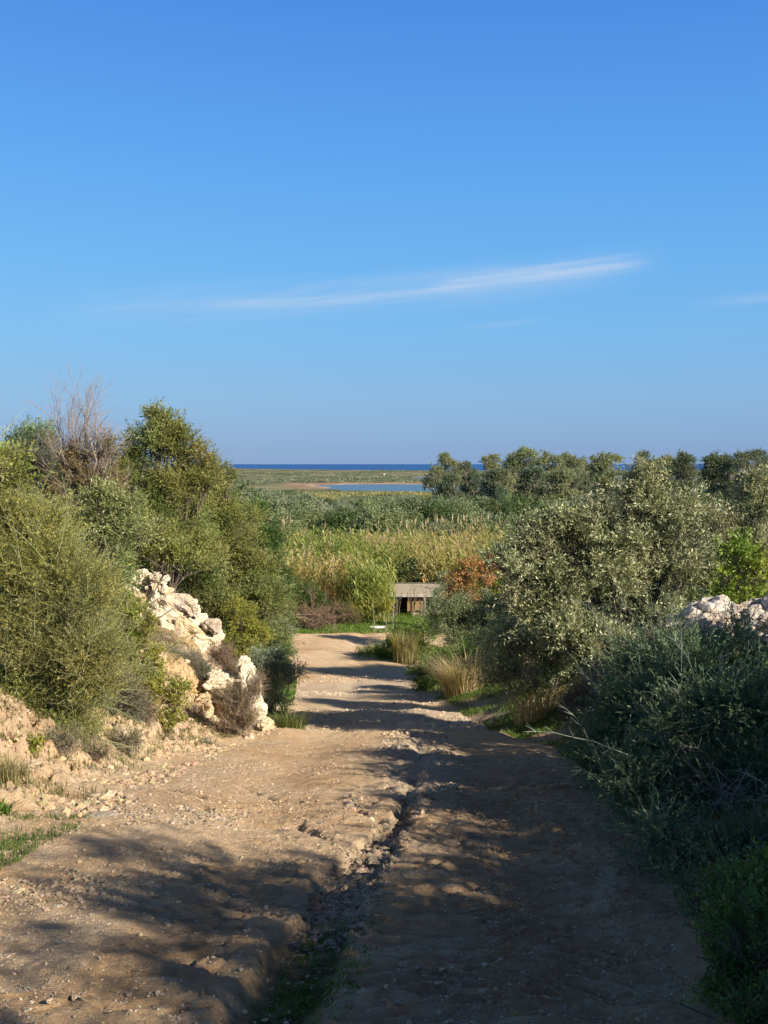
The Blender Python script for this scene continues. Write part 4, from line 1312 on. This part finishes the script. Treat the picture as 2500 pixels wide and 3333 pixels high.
while cnt < 210 and tries < 6000:
    tries += 1
    y = 98 + 330 * rng.random() ** 1.35
    a = rng.uniform(-.19, .40) if y < 200 else rng.uniform(-.20, .12)
    if a > .16 and rng.random() < .55:
        continue
    x = a * y
    if any((x - px) ** 2 + (y - py) ** 2 < (4.6 + y * .008) ** 2 for px, py in placed):
        continue
    u = 384 + a * 1024
    if 325 < u < 415 and 170 < y < 300 and rng.random() < .75:
        k = 3
    elif 120 > y and rng.random() < .3:
        k = 3
    else:
        k = int(rng.choice([0, 1, 2], p=[.42, .34, .24]))
    placed.append((x, y))
    nm, lb0, gp, args, _ = KINDS[k]
    s_ = rng.uniform(.8, 1.45) * (1.0 + .12 * (y > 200))
    if a > -.09:
        hp = (5.8, 6.6, 6.8, 3.4)[k]
        s_ = max(.45, min(s_, (1.6 - .0345 * y - hz(x, y)) / (hp * 1.0)))
    band = 'just behind the reeds' if y < 150 else ('mid valley' if y < 260 else 'before the pale reed belt')
    u = 384 + a * 1024
    hside = 'left of the distant pole' if u < 309 else ('between the two left poles' if u < 430 else ('between two right poles' if u < 515 else 'behind the big olive'))
    lb = lb0.split(' in the ')[0] + ' ' + band + ', ' + hside
    loc = (x, y, hz(x, y) - .15)
    if protos[k] is None:
        protos[k] = make_proto(nm, lb, gp, args, loc, rng.uniform(0, 6), s_)
    else:
        copy_thing(protos[k], loc, rng.uniform(0, 6.28), (s_ * rng.uniform(.9, 1.15), s_ * rng.uniform(.9, 1.15), s_), lb)
    cnt += 1

# the far scrub: one mass
rng = np.random.default_rng(45)
g = Geo()


def puffs(g, x, y, r, h, pal, rng, per=34, ll=.9):
    n = len(x)
    z = height(x, y, False)
    c = np.stack([x, y, z + h * .4], -1)
    d = norm(rng.normal(size=(n, per, 3))); d[..., 2] = np.abs(d[..., 2])
    q = rng.uniform(.6, 1.0, (n, per, 1))
    p = c[:, None] + d * q * np.stack([r, r, h * .65], -1)[:, None]
    bc = palette(n, pal, rng, .12)
    cc = .85 * bc[:, None] + .15 * palette(n * per, pal, rng, .15).reshape(n, per, 3)
    L = (r * ll)[:, None] * rng.uniform(.6, 1.2, (n, per))
    ld = norm(rng.normal(size=(n, per, 3)))
    leafset(g, p.reshape(-1, 3), ld.reshape(-1, 3), L.ravel(), L.ravel() * .7, cc.reshape(-1, 3), rng)


FARP = [(.06, .08, .05), (.11, .13, .08), (.17, .18, .115), (.09, .11, .07)]
SCR = [(.06, .08, .035), (.10, .125, .055), (.16, .175, .085), (.12, .145, .07)]
n = 2000
y = 93 + 800 * rng.random(n) ** 1.2; a = rng.uniform(-.24, .42, n); x = a * y
keep = fbm(x * .02, y * .02, oct=3, seed=63) > -.25
keep &= ~((y > 640) & (a > -.12) & (rng.random(n) < .93))
x, y = x[keep], y[keep]
puffs(g, x, y, rng.uniform(1.2, 3.4, len(x)), rng.uniform(.8, 2.2, len(x)) * (1 + y / 450), SCR, rng, 150, .15)
o = g.build('scrub_woodland', M_LEAF)
tag(o, 'mass of low grey-green scrub filling the valley floor behind the grove', 'scrub', kind='stuff')
g = Geo()
n = 7000
y = 1330 + 3000 * rng.random(n) ** 1.3; a = rng.uniform(-.22, .42, n); x = a * y
z = height(x, y, False)
keep = (z > -23.4) & (fbm(x * .006, y * .0035, oct=3, seed=64) > .0)
x, y = x[keep], y[keep]
puffs(g, x, y, rng.uniform(3, 9, len(x)), rng.uniform(.8, 2.2, len(x)), FARP, rng, 44, .26)
o = g.build('scrub', M_LEAF)
tag(o, 'grey-green coastal scrub on the flat land between lagoon and sea', 'scrub', kind='stuff')


# eucalyptus row
EUP = [(.085, .105, .055), (.155, .178, .09), (.25, .255, .14)]
EUD = [(.05, .07, .045), (.09, .115, .07), (.15, .17, .10)]


def eucalyptus(u, vt, wpx, Y, dark, seed, label, vb=500):
    rng = np.random.default_rng(seed)
    top = P(u, vt, Y)
    gx, gy = top[0], Y
    base = (gx, gy, hz(gx, gy))
    H = top[2] - base[2]
    Wd = wpx / FOC * Y * 1.1
    bl = []
    nb = int(rng.integers(11, 15))
    ph = rng.uniform(0, 6)
    lean = rng.normal() * .08
    for i in range(nb):
        f = (i + rng.uniform(.2, .8)) / nb
        zz = base[2] + H * (.16 + .76 * f)
        sp_ = Wd * .5 * (1 - .5 * max(0, f - .6)) * rng.uniform(.25, .95)
        a_ = ph + i * 2.4 + rng.normal() * .6
        r = Wd * rng.uniform(.26, .38)
        bl.append((gx + math.cos(a_) * sp_ + lean * Wd * f * 2, gy + math.sin(a_) * sp_ * .7, zz, r, r, r * rng.uniform(.7, 1.25)))
    bl.append((gx + lean * Wd * 2 + rng.normal() * Wd * .1, gy, base[2] + H * .93, Wd * rng.uniform(.14, .3), Wd * .2, H * .075))
    sp = dict(pal=EUD if dark else EUP, ll=.36, lw=.18, K=8, tl=1.1, mat=M_LEAF, up=.1, cov=5.2, bark=(.34, .30, .25), twigs=0.0)
    t = thing('eucalyptus_tree', label, 'tree', base, 'eucalyptus row before the sea')
    lf, wd = plant_geo(bl, sp, rng, base, .32, limbs=True)
    lf.build('crown', M_LEAF, t, base)
    wd.build('trunk', M_BARK, t, base)


EUC = [(444, 455, 26, 0, 'tall eucalyptus standing free at the left end of the row'),
       (462, 471, 22, 0, 'short eucalyptus right beside the free-standing tall one'),
       (477, 465, 18, 1, 'dark thin eucalyptus, third from the left of the row'),
       (496, 457, 22, 0, 'eucalyptus with a broad rounded head, fourth from the left of the row'),
       (521, 450, 32, 0, 'tallest and broadest eucalyptus of the row'),
       (546, 456, 24, 0, 'eucalyptus just right of the tallest one'),
       (568, 456, 26, 0, 'eucalyptus left of the gap where the sea shows'),
       (588, 458, 18, 0, 'narrow eucalyptus with a ball-shaped top beside the sea gap'),
       (612, 456, 30, 0, 'wide eucalyptus behind the left shoulder of the big olive'),
       (646, 453, 18, 1, 'thin dark eucalyptus behind the tip of the big olive'),
       (664, 459, 26, 0, 'eucalyptus right of the big olive tip'),
       (685, 455, 24, 1, 'rounded eucalyptus, fifth from the right edge'),
       (707, 458, 28, 1, 'eucalyptus fourth from the right edge'),
       (729, 457, 26, 1, 'dark eucalyptus third from the right edge'),
       (746, 454, 24, 1, 'dark eucalyptus second from the right edge'),
       (766, 452, 28, 1, 'dark eucalyptus cut by the right edge')]
EUC += [(455, 478, 22, 1, 'low dark eucalyptus filling in below the first two tall ones'),
        (487, 474, 24, 1, 'low eucalyptus between the dark thin one and the rounded head'),
        (507, 472, 20, 0, 'low eucalyptus leaning on the left flank of the tallest one'),
        (534, 470, 26, 1, 'low eucalyptus on the right flank of the tallest one'),
        (557, 472, 24, 0, 'low eucalyptus under the gap left of the sea opening'),
        (578, 474, 22, 1, 'low dark eucalyptus closing the foot of the sea gap')]
for i, (u, vt, wp, dk, lb) in enumerate(EUC):
    eucalyptus(u, vt - 2.5, wp * (1.0 if vt > 465 else .92), 300 + 14 * math.sin(i * 2.1) - i * 2, dk, 300 + i, lb)


# ================================================================== rocks
def ico(sub):
    bm = bmesh.new()
    bmesh.ops.create_icosphere(bm, subdivisions=sub, radius=1)
    V = np.array([v.co[:] for v in bm.verts]); F = np.array([[v.index for v in f.verts] for f in bm.faces])
    bm.free()
    return V, F


ICO = {s: ico(s) for s in (1, 2, 3, 5)}


def rock_shape(c, dims, seed, sub=5, box=.62, rough=.16, rot=0.0, fine=.05):
    V, F = ICO[sub]
    D = np.sign(V) * np.abs(V) ** (box * .8)
    D = D / np.max(np.abs(D), axis=0)
    rs = np.random.default_rng(seed)
    # slice off random planes for a broken look
    for q in range(11):
        nrm = norm(rs.normal(size=(1, 3)))[0]
        off = rs.uniform(.58, .95)
        dd = D @ nrm - off
        D = D - np.outer(np.maximum(dd, 0), nrm) * .92
    W_ = D * dims
    o = seed * 13.7
    s = 1.0 / max(min(dims), .05)
    n1 = fbm(W_[:, 0] * s * .8 + o, W_[:, 1] * s * .8, W_[:, 2] * s * .8 + .01, 3, seed)
    n2 = fbm(W_[:, 0] * 6 + o, W_[:, 1] * 6, W_[:, 2] * 6 + .01, 4, seed + 5, .6)
    n3 = np.abs(fbm(W_[:, 0] * 3 + o, W_[:, 1] * 3, W_[:, 2] * 5 + .01, 3, seed + 9, .6))
    W_ = W_ + V * (n1 * rough * 1.25 * min(dims))[:, None] + V * (n2 * fine - np.clip(.12 - n3, 0, 1) * fine * 8)[:, None]
    if sub >= 5:
        wq = fbm(W_[:, 0] * 5 + o, W_[:, 1] * 5, W_[:, 2] * 5 + .3, 2, seed + 3) * .25
        for fr, am in ((2.6, .085), (8.0, .03)):
            cv, ce = cells(W_[:, 0] * fr + wq * fr * .3, W_[:, 1] * fr + 7, W_[:, 2] * fr * 1.5 + wq, seed + 11)
            W_ = W_ + V * ((cv - .5) * am - .5 * am * (1 - sstep(0, .16, ce)))[:, None]
    cr, sr = math.cos(rot), math.sin(rot)
    R = np.array(((cr, 0, sr), (0, 1, 0), (-sr, 0, cr)))
    return W_ @ R.T + np.asarray(c), F


def rock_thing(name, label, comps, Y, cat='rock', smooth=False):
    g = Geo()
    cs = []
    for i, (u, v, ru, rv, dy, dep, tint, rot) in enumerate(comps):
        c = P(u, v, Y + dy); k = (Y + dy) / FOC
        V, F = rock_shape(c, (ru * k, dep, rv * k), hash(name) % 7 * 0 + int(u) + i * 3, rot=rot)
        g.add(V, F, tint); cs.append(c)
    b = np.mean(cs, axis=0)
    o = g.build(name, M_ROCK, None, tuple(b), smooth=smooth)
    o.location = tuple(b)
    tag(o, label, cat)
    return o


WH = (.76, .68, .53); CR_ = (.68, .54, .35); OR = (.64, .40, .20); GR = (.50, .45, .38)
rock_thing('limestone_outcrop', 'craggy cream limestone outcrop on the left bank amid the shrubs',
           [(128, 592, 18, 16, 0, .5, WH, 0), (150, 606, 26, 22, -.1, .6, CR_, .3), (172, 616, 26, 20, -.1, .7, WH, .4), (192, 632, 24, 20, -.2, .7, CR_, .5), (165, 648, 28, 20, -.7, .5, CR_, .3), (180, 628, 24, 18, -.4, .5, WH, .4), (140, 655, 24, 20, -.7, .5, OR, 0), (196, 656, 18, 14, -.5, .5, CR_, .1),
            (205, 644, 16, 13, -.2, .6, WH, .2), (178, 645, 22, 14, -.3, .6, CR_, .2), (150, 634, 22, 16, -.2, .6, CR_, .1), (214, 636, 9, 14, 0, .4, WH, 0),
            (125, 615, 20, 18, 0, .5, CR_, 0), (196, 622, 12, 9, .1, .4, WH, .5)], 22, 'outcrop')
rock_thing('boulder', 'knobbly white boulder forming the peak of the outcrop', [(142, 576, 11, 13, 0, .25, WH, .3), (132, 582, 13, 9, .1, .3, WH, 0)], 21.8)
rock_thing('boulder', 'rounded pitted boulder right of the outcrop peak', [(158, 586, 12, 12, 0, .25, WH, .2)], 21.6)
rock_thing('boulder', 'long grey slab sloping along the crest of the outcrop', [(188, 605, 17, 7, -.1, .3, GR, .55)], 21.8)
rock_thing('boulder', 'grey squared block at the right end of the outcrop', [(211, 626, 11, 8, 0, .3, GR, .2)], 21.6)
rock_thing('limestone_rock', 'tall white rock face with an orange earth flank beside the track',
           [(252, 700, 13, 36, .1, .45, WH, -.26), (243, 672, 10, 12, .3, .4, WH, .3), (222, 680, 18, 8, .25, .5, WH, .05), (203, 706, 14, 24, -.1, .4, CR_, .15), (226, 714, 14, 28, -.02, .35, OR, 0),
            (268, 730, 8, 12, -.2, .3, CR_, -.2), (190, 690, 14, 10, .1, .5, OR, .3), (212, 736, 16, 10, -.2, .4, OR, .0), (186, 720, 12, 16, -.1, .4, OR, 0), (240, 705, 10, 30, 0, .4, CR_, -.15)], 17.0, 'rock')
rock_thing('stone', 'chalky white split stone lying at the foot of the left bank', [(180, 753, 8, 9, 0, .14, (.80, .76, .68), .2), (170, 748, 5, 6, .1, .10, (.84, .80, .74), 0), (186, 760, 6, 5, -.1, .1, (.72, .64, .52), 0)], 14.2, 'stone')
b_ = ground_at(108, 818)
V, F = rock_shape((b_[0] - .05, b_[1], float(height(np.array([b_[0]]), np.array([b_[1]]))[0]) + .012), (.125, .11, .016), 9, 3, fine=.008, rough=.1)
o = mesh_np('flat_stone', V, F, M_ROCK, None, {'tint': np.tile((.44, .37, .29), (len(V), 1))}, (b_[0], b_[1], 0)); o.location = (b_[0], b_[1], 0)
tag(o, 'flat grey oval stone lying on the left side of the track', 'stone')
b_ = P(378, 631, 50.3); zz = hz(b_[0], b_[1])
V, F = rock_shape((b_[0], b_[1], zz + .06), (.42, .2, .08), 12, 3, fine=.02, rough=.2)
o = mesh_np('kerb_stone', V, F, M_ROCK, None, {'tint': np.full((len(V), 3), .75)}, (b_[0], b_[1], zz)); o.location = (b_[0], b_[1], zz)
tag(o, 'long white stone in the grass at the far edge of the track', 'stone')

# dry stone heap right
rng = np.random.default_rng(55)
g = Geo()
for i in range(260):
    u = rng.uniform(668, 800); top = np.interp(u, [665, 690, 715, 740, 755, 800], [616, 604, 596, 606, 596, 592])
    v = top + 4 + rng.random() ** 1.3 * 46
    Yv = 14 - (v - top) * .02 + rng.uniform(-.2, .3)
    c = P(u, v, Yv)
    r = rng.uniform(.05, .14)
    V, F = rock_shape(c, (r * rng.uniform(1, 1.5), r, r * rng.uniform(.6, .9)), 400 + i, 3, rot=rng.normal() * .4, fine=.012)
    g.add(V, F, np.array((.66, .60, .55)) * rng.uniform(.8, 1.12))
b = P(720, 640, 14)
o = g.build('stone_heap', M_ROCK, None, tuple(b)); o.location = tuple(b)
tag(o, 'heap of pale broken field stones above the dark broom bush', 'stone heap')


# loose stones
def stones(name, label, n, xf, yr, size, seed, tintc, patch=None, thr=0, sub=1, ypow=1.0, sink=.45):
    rng = np.random.default_rng(seed)
    y = yr[0] + (yr[1] - yr[0]) * rng.random(n) ** ypow
    x0, x1 = xf(y)
    x = x0 + (x1 - x0) * rng.random(n)
    if patch:
        k = fbm(x * patch, y * patch, oct=3, seed=seed) > thr
        x, y = x[k], y[k]
    n = len(x)
    z = height(x, y)
    V0, F0 = ICO[sub]
    r = size[0] + (size[1] - size[0]) * rng.random(n) ** 4.0
    shp = rng.uniform(.6, 1.25, (n, 1, 3)) * np.array((1.1, 1.0, .7))
    jit = 1 + .25 * rng.normal(size=(n, len(V0), 1))
    P_ = V0[None] * jit * shp * r[:, None, None]
    a = rng.uniform(0, 6.28, n); ca, sa = np.cos(a)[:, None], np.sin(a)[:, None]
    Q = np.stack([P_[..., 0] * ca - P_[..., 1] * sa, P_[..., 0] * sa + P_[..., 1] * ca, P_[..., 2]], -1)
    Q += np.stack([x, y, z + r * (.7 - sink * 1.2)], -1)[:, None]
    F = F0[None] + (np.arange(n) * len(V0))[:, None, None]
    cols = np.asarray(tintc) * rng.uniform(.55, 1.15, (n, 1)) * (1 + .06 * rng.normal(size=(n, 3)))
    o = mesh_np(name, Q.reshape(-1, 3), F.reshape(-1, 3), M_ROCK, None, {'tint': np.repeat(cols, len(V0), axis=0)})
    tag(o, label, 'stones', kind='stuff')


stones('gravel', 'loose gravel washed into the gully of the track', 3400, lambda y: (itp(GX, y) - itp(GW, y) * .95, itp(GX, y) + itp(GW, y) * 1.3), (4.7, 8.2), (.004, .030), 201, (.42, .33, .235), ypow=1.0)
stones('gravel', 'small stones scattered over the sunlit part of the track', 16000, lambda y: (itp(XL, y) - .1, itp(XR, y) - .2), (3.4, 18), (.004, .016), 202, (.70, .56, .40), patch=1.3, thr=-.02)
stones('gravel', 'gravel spread on the left shoulder of the track', 5200, lambda y: (itp(XL, y) - .2, itp(XL, y) + 1.3), (4.4, 9.5), (.006, .024), 203, (.52, .43, .32), patch=1.3, thr=.0)
lawn('weeds', 'dry weeds and seedlings dotted over the eroded left bank', 42000, lambda y: (itp(XL, y) - 3.2, itp(XL, y) - .15), (8.5, 19.5), .07, .010, [(.08, .09, .04), (.14, .13, .06), (.24, .19, .11), (.10, .13, .04)], 89, 1.5, .10)
stones('rubble', 'rubble and broken limestone on the eroded left bank', 11000, lambda y: (itp(XL, y) - 2.6, itp(XL, y) + .2), (6.5, 19), (.010, .05), 204, (.62, .47, .30), patch=1.0, thr=-.06)
stones('rubble', 'knobs of broken rock along the middle of the track', 2600, lambda y: (itp(GX, y) - .55, itp(GX, y) + .45), (7.8, 16.5), (.010, .045), 205, (.68, .54, .38), patch=1.6, thr=.05)
stones('gravel', 'pale gravel on the lower run of the track', 9000, lambda y: (itp(XL, y) + .1, itp(XR, y) - .1), (17, 36), (.012, .04), 206, (.74, .63, .48), patch=.6, thr=.0)
stones('rubble', 'bigger stones at the bottom of the left bank', 120, lambda y: (itp(XL, y) - 2.2, itp(XL, y) + .1), (8, 19), (.03, .085), 207, (.70, .58, .42), sub=2)
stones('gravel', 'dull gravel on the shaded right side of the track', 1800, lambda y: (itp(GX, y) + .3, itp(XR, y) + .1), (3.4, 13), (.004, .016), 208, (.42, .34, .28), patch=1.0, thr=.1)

stones('gravel', 'fine grit strewn over the near part of the track', 30000, lambda y: (itp(XL, y) - .2, itp(XR, y)), (3.3, 9.5), (.0022, .008), 211, (.72, .60, .46), patch=2.2, thr=-.25, ypow=1.3)
rng = np.random.default_rng(212)
g = Geo()
n = 900
y = 3.4 + 9 * rng.random(n) ** 1.4
x = itp(XL, y) + (itp(XR, y) - itp(XL, y)) * rng.random(n)
edge = rng.random(n) < .55
x = np.where(edge, itp(XR, y) - np.abs(rng.normal(size=n)) * .45, x)
z = height(x, y)
d_ = norm(np.stack([rng.normal(size=n), rng.normal(size=n), rng.normal(size=n) * .12], -1))
leafset(g, np.stack([x, y, z + .008], -1), d_, rng.uniform(.015, .04, n), rng.uniform(.006, .014, n), palette(n, [(.16, .10, .05), (.34, .24, .13), (.20, .17, .08)], rng), rng)
n = 150
y = 3.4 + 10 * rng.random(n) ** 1.3
x = np.where(rng.random(n) < .7, itp(XR, y) - np.abs(rng.normal(size=n)) * .4, itp(XL, y) + rng.random(n) * 1.2)
z = height(x, y)
A = np.stack([x, y, z + .012], -1)
d_ = norm(np.stack([rng.normal(size=n), rng.normal(size=n), rng.normal(size=n) * .05], -1))
sticks(g, A, A + d_ * rng.uniform(.04, .16, (n, 1)), .0022, .0012, palette(n, [(.20, .15, .11), (.38, .32, .25)], rng))
o = g.build('leaf_litter', M_DRY)
tag(o, 'dry leaves and bits of twig lying on the track', 'litter', kind='stuff')

# ================================================================== shed
def box(g, c, s, col, rot=0.0, tilt=0.0):
    x, y, z = (np.array(s) / 2)
    V = np.array([(-x, -y, -z), (x, -y, -z), (x, y, -z), (-x, y, -z), (-x, -y, z), (x, -y, z), (x, y, z), (-x, y, z)])
    cr, sr = math.cos(tilt), math.sin(tilt)
    V = V @ np.array(((1, 0, 0), (0, cr, -sr), (0, sr, cr))).T
    cr, sr = math.cos(rot), math.sin(rot)
    V = V @ np.array(((cr, -sr, 0), (sr, cr, 0), (0, 0, 1))).T
    g.add(V + np.array(c), [(0, 3, 2, 1), (4, 5, 6, 7), (0, 1, 5, 4), (1, 2, 6, 5), (2, 3, 7, 6), (3, 0, 4, 7)], col)


M_ROOF = simple_mat('weathered_roof_board', (.46, .39, .28), (.32, .275, .20), 5)
M_WOOD = simple_mat('grey_wood', (.15, .115, .085), (.09, .07, .055), 9)
M_PLY = simple_mat('plywood', (.34, .22, .11), (.24, .155, .08), 4)
M_DARKW = simple_mat('dark_boards', (.06, .05, .042), (.035, .03, .026), 6, stretch=(8, 8, .6))
Ys = 57.0
xl_, xr_ = P(381, 600, Ys)[0], P(447, 600, Ys)[0]
xc_ = (xl_ + xr_) / 2
zg = hz(xc_, Ys)
zr_f = P(400, 594, Ys)[2]; zr_b = P(400, 583.5, Ys + 2.6)[2] + .0
t = thing('shed', 'low open-fronted shed with a flat weathered roof at the end of the track', 'shed', (xc_, Ys, zg))
L0 = tuple(t.location)
g = Geo()
dz = zr_b - zr_f
tl_ = math.atan2(dz, 2.8)
box(g, (xc_, Ys + 1.3, (zr_f + zr_b) / 2), (xr_ - xl_ + .3, 2.9, .07), .5, tilt=tl_)
g.build('roof', M_ROOF, t, L0)
g = Geo(); box(g, (xc_, Ys - .17, zr_f - .06), (xr_ - xl_ + .34, .05, .16), .5)
g.build('fascia', simple_mat('fascia_board', (.50, .45, .38), (.36, .32, .27), 5), t, L0)
g = Geo(); box(g, (xc_, Ys + 2.5, (zg + zr_b) / 2), (xr_ - xl_, .08, zr_b - zg + .1), .5)
box(g, (xr_ - .05, Ys + 1.25, (zg + zr_f) / 2), (.07, 2.4, zr_f - zg - .06), .5)
g.build('wall', M_DARKW, t, L0)
for k, u in enumerate((381.5, 397, 414, 430, 446)):
    g = Geo(); xx = P(u, 600, Ys)[0]
    tubes(g, [(np.array([(xx, Ys, zg - .1), (xx + .02, Ys, zg + .8), (xx, Ys, zr_f - .04)]), (.05, .045, .045))], .5)
    g.build('post', M_WOOD, t, L0)
g = Geo()
pc = P(416, 599, Ys + .15)
box(g, (pc[0], Ys + .15, zr_f - .52), (17.5 / FOC * Ys, .03, .95), .5)
g.build('panel', M_PLY, t, L0)
# lighter earth and stones in the shed mouth
g = Geo()
rng = np.random.default_rng(66)
for i in range(16):
    u = rng.uniform(415, 440); c = P(u, 613 - abs(rng.normal()) * 2, Ys - .3 - rng.random() * .4)
    c[2] = hz(c[0], c[1]) + rng.random() * .28
    V, F = rock_shape(c, (.22, .18, .12), 600 + i, 2, fine=.02)
    g.add(V, F, (.55, .42, .28))
o = g.build('stone_heap', M_ROCK, None, L0); o.location = L0
tag(o, 'low tumbled heap of tan stones at the mouth of the shed', 'stone heap')

for k, (u, v0, h_, lb) in enumerate(((420, 614, .95, 'short leaning fence stake left of the thick post in front of the shed'), (424, 614, 1.1, 'thick grey fence post standing in front of the shed'),
                                     (380, 616, 1.5, 'weathered post at the left front of the shed beneath the reeds'), (393, 617, 1.55, 'thin fence post before the dark left bay of the shed'))):
    b = P(u, v0, Ys - 1.2 - .1 * k); b[2] = hz(b[0], b[1])
    g = Geo()
    tubes(g, [(np.array([b - (0, 0, .1), b + (.03, 0, h_ * .5), b + (.02 * (k - 1), 0, h_)]), (.05, .045, .04) if k != 1 else (.09, .085, .08))], (.26, .21, .17))
    o = g.build('fence_post', M_BARK, None, tuple(b)); o.location = tuple(b)
    tag(o, lb, 'fence post')
for k, (spots, lb) in enumerate((([(396, 617, -2, -32), (399, 617, 3, -30)], 'tall bare sapling stems in front of the left bay of the shed'),
                                 ([(411, 614, -2, -24), (413, 614, 4, -22)], 'forked leafless sapling in front of the shed panel'),
                                 ([(432, 612, 4, -14), (427, 612, -4, -14)], 'leafless brush at the right front of the shed'))):
    twigs('bare_sapling', lb, spots, Ys - 1.0, (.20, .16, .13), .85, .022, 700 + k, 2, .35, .5)
for k, (u, v, h_) in enumerate(((376, 652, 55), (388, 652, 42), (394, 652, 46))):
    b = P(u, v, 41.5 - k * .3); b[2] = hz(b[0], b[1]); h_ = h_ / FOC * 41
    g = Geo()
    tubes(g, [(np.array([b, b + (-.05, 0, h_ * .5), b + (-.15 + .05 * k, 0, h_)]), (.012, .010, .006))], (.42, .38, .30), 4)
    for q in range(5):
        z_ = h_ * (.5 + .1 * q)
        tubes(g, [(np.array([b + (-.05, 0, z_), b + ((-1) ** q * .12, 0, z_ + .15)]), (.007, .004))], (.42, .38, .30), 3)
    o = g.build('dry_stalk', M_BARK, None, tuple(b)); o.location = tuple(b)
    tag(o, ('leftmost of the three thin dry stalks rising before the shed', 'middle of the three thin dry stalks rising before the shed', 'rightmost of the three thin dry stalks rising before the shed')[k], 'plant')

# ================================================================== poles, wires, far buildings
M_POLE = simple_mat('pole_wood', (.42, .40, .35), (.32, .30, .26), 3)


def pole(u, vt, Y, label, r=.14, arm=False):
    tp = P(u, vt, Y)
    b = np.array((tp[0], Y, hz(tp[0], Y)))
    t = thing('utility_pole', label, 'pole', tuple(b), 'poles of the valley power line')
    g = Geo(); tubes(g, [(np.array([b, (b + tp) / 2, tp]), (r * 1.2, r, r * .85))], .5, 8)
    g.build('shaft', M_POLE, t, tuple(b))
    g = Geo(); box(g, tp - (0, 0, .45), (.12, .12, .35), .5); box(g, tp - (.15, .0, .55), (.4, .1, .1), .5)
    g.build('insulator_bracket', M_POLE, t, tuple(b))
    return tp - np.array((0, 0, .4))


p1 = pole(429.5, 504, 118, 'utility pole rising from the reeds left of the eucalyptus row', .11)
p0 = pole(309.5, 507.5, 150, 'distant utility pole among the olives left of centre', .12)
p2 = pole(513, 508, 125, 'utility pole just left of the big olive tree', .11)
p3 = pole(246, 528, 155, 'utility pole hidden by the left trees', .12)
M_WIRE = simple_mat('wire', (.46, .47, .42), (.40, .41, .37), 2)


def wire(a, b, sag, label, r=.028):
    s = np.linspace(0, 1, 26)[:, None]
    p = a * (1 - s) + b * s
    p[:, 2] -= (4 * s * (1 - s))[:, 0] * sag
    g = Geo(); tubes(g, [(p, np.full(26, r))], .5, 4)
    o = g.build('power_line', M_WIRE, None, tuple(a)); o.location = tuple(a)
    tag(o, label, 'wire')


wire(p0, p1, 1.0, 'sagging power line between the distant pole and the pole in the reeds')
wire(p1, p2, .9, 'sagging power line between the pole in the reeds and the pole by the olive')
wire(p3, p0, .9, 'power line running from the distant pole towards the left trees')
wire(p2, p2 + np.array((60, 12, -4.)), 1.2, 'power line passing behind the big olive tree')

b = P(221.5, 485, 620); b[2] = hz(b[0], b[1])
t = thing('house', 'tiny white house at the edge of the left trees before the sea', 'house', tuple(b))
g = Geo(); box(g, b + (0, 0, 3.6), (2.6, 3, 7.4), .5)
g.build('wall', simple_mat('white_render', (.75, .68, .58), (.66, .58, .48), 1), t, tuple(b))
g = Geo(); box(g, b + (0, 0, 7.42), (3.0, 3.4, .25), .5)
g.build('roof', simple_mat('pale_roof', (.55, .42, .33), (.5, .36, .28), 1), t, tuple(b))
for k, (u, vv, Y, s_) in enumerate(((327, 482, 1500, 1.6), (433, 487.5, 1010, 1.0), (384, 475.2, 2300, 2.2))):
    b = P(u, vv, Y); b[2] = max(hz(b[0], b[1]), -23.5)
    V, F = rock_shape(b + (0, 0, s_ * .5), (s_, s_, s_ * .6), 800 + k, 2)
    o = mesh_np('white_boulder', V, F, M_ROCK, None, {'tint': np.full((len(V), 3), .85)}, tuple(b)); o.location = tuple(b)
    tag(o, ('tiny white rock on the sand spit of the lagoon', 'white speck of rock in the lagoon near the tall eucalyptus', 'pale rock on the land strip below the sea')[k], 'rock')
b = P(517, 537, 92); b[2] = hz(b[0], b[1])
t = thing('hut', 'dark hut with a pale roof edge between reeds and the big olive', 'hut', tuple(b))
g = Geo(); box(g, b + (.3, 0, 1.4), (3.0, 2.4, 2.8), .5); g.build('wall', M_DARKW, t, tuple(b))
zt = P(517, 531, 92)[2]
g = Geo(); box(g, (b[0] + .3, b[1], b[2] + 2.86), (3.4, 2.8, .1), .5); g.build('roof', simple_mat('hut_roof', (.12, .12, .13), (.2, .2, .2), 3), t, tuple(b))
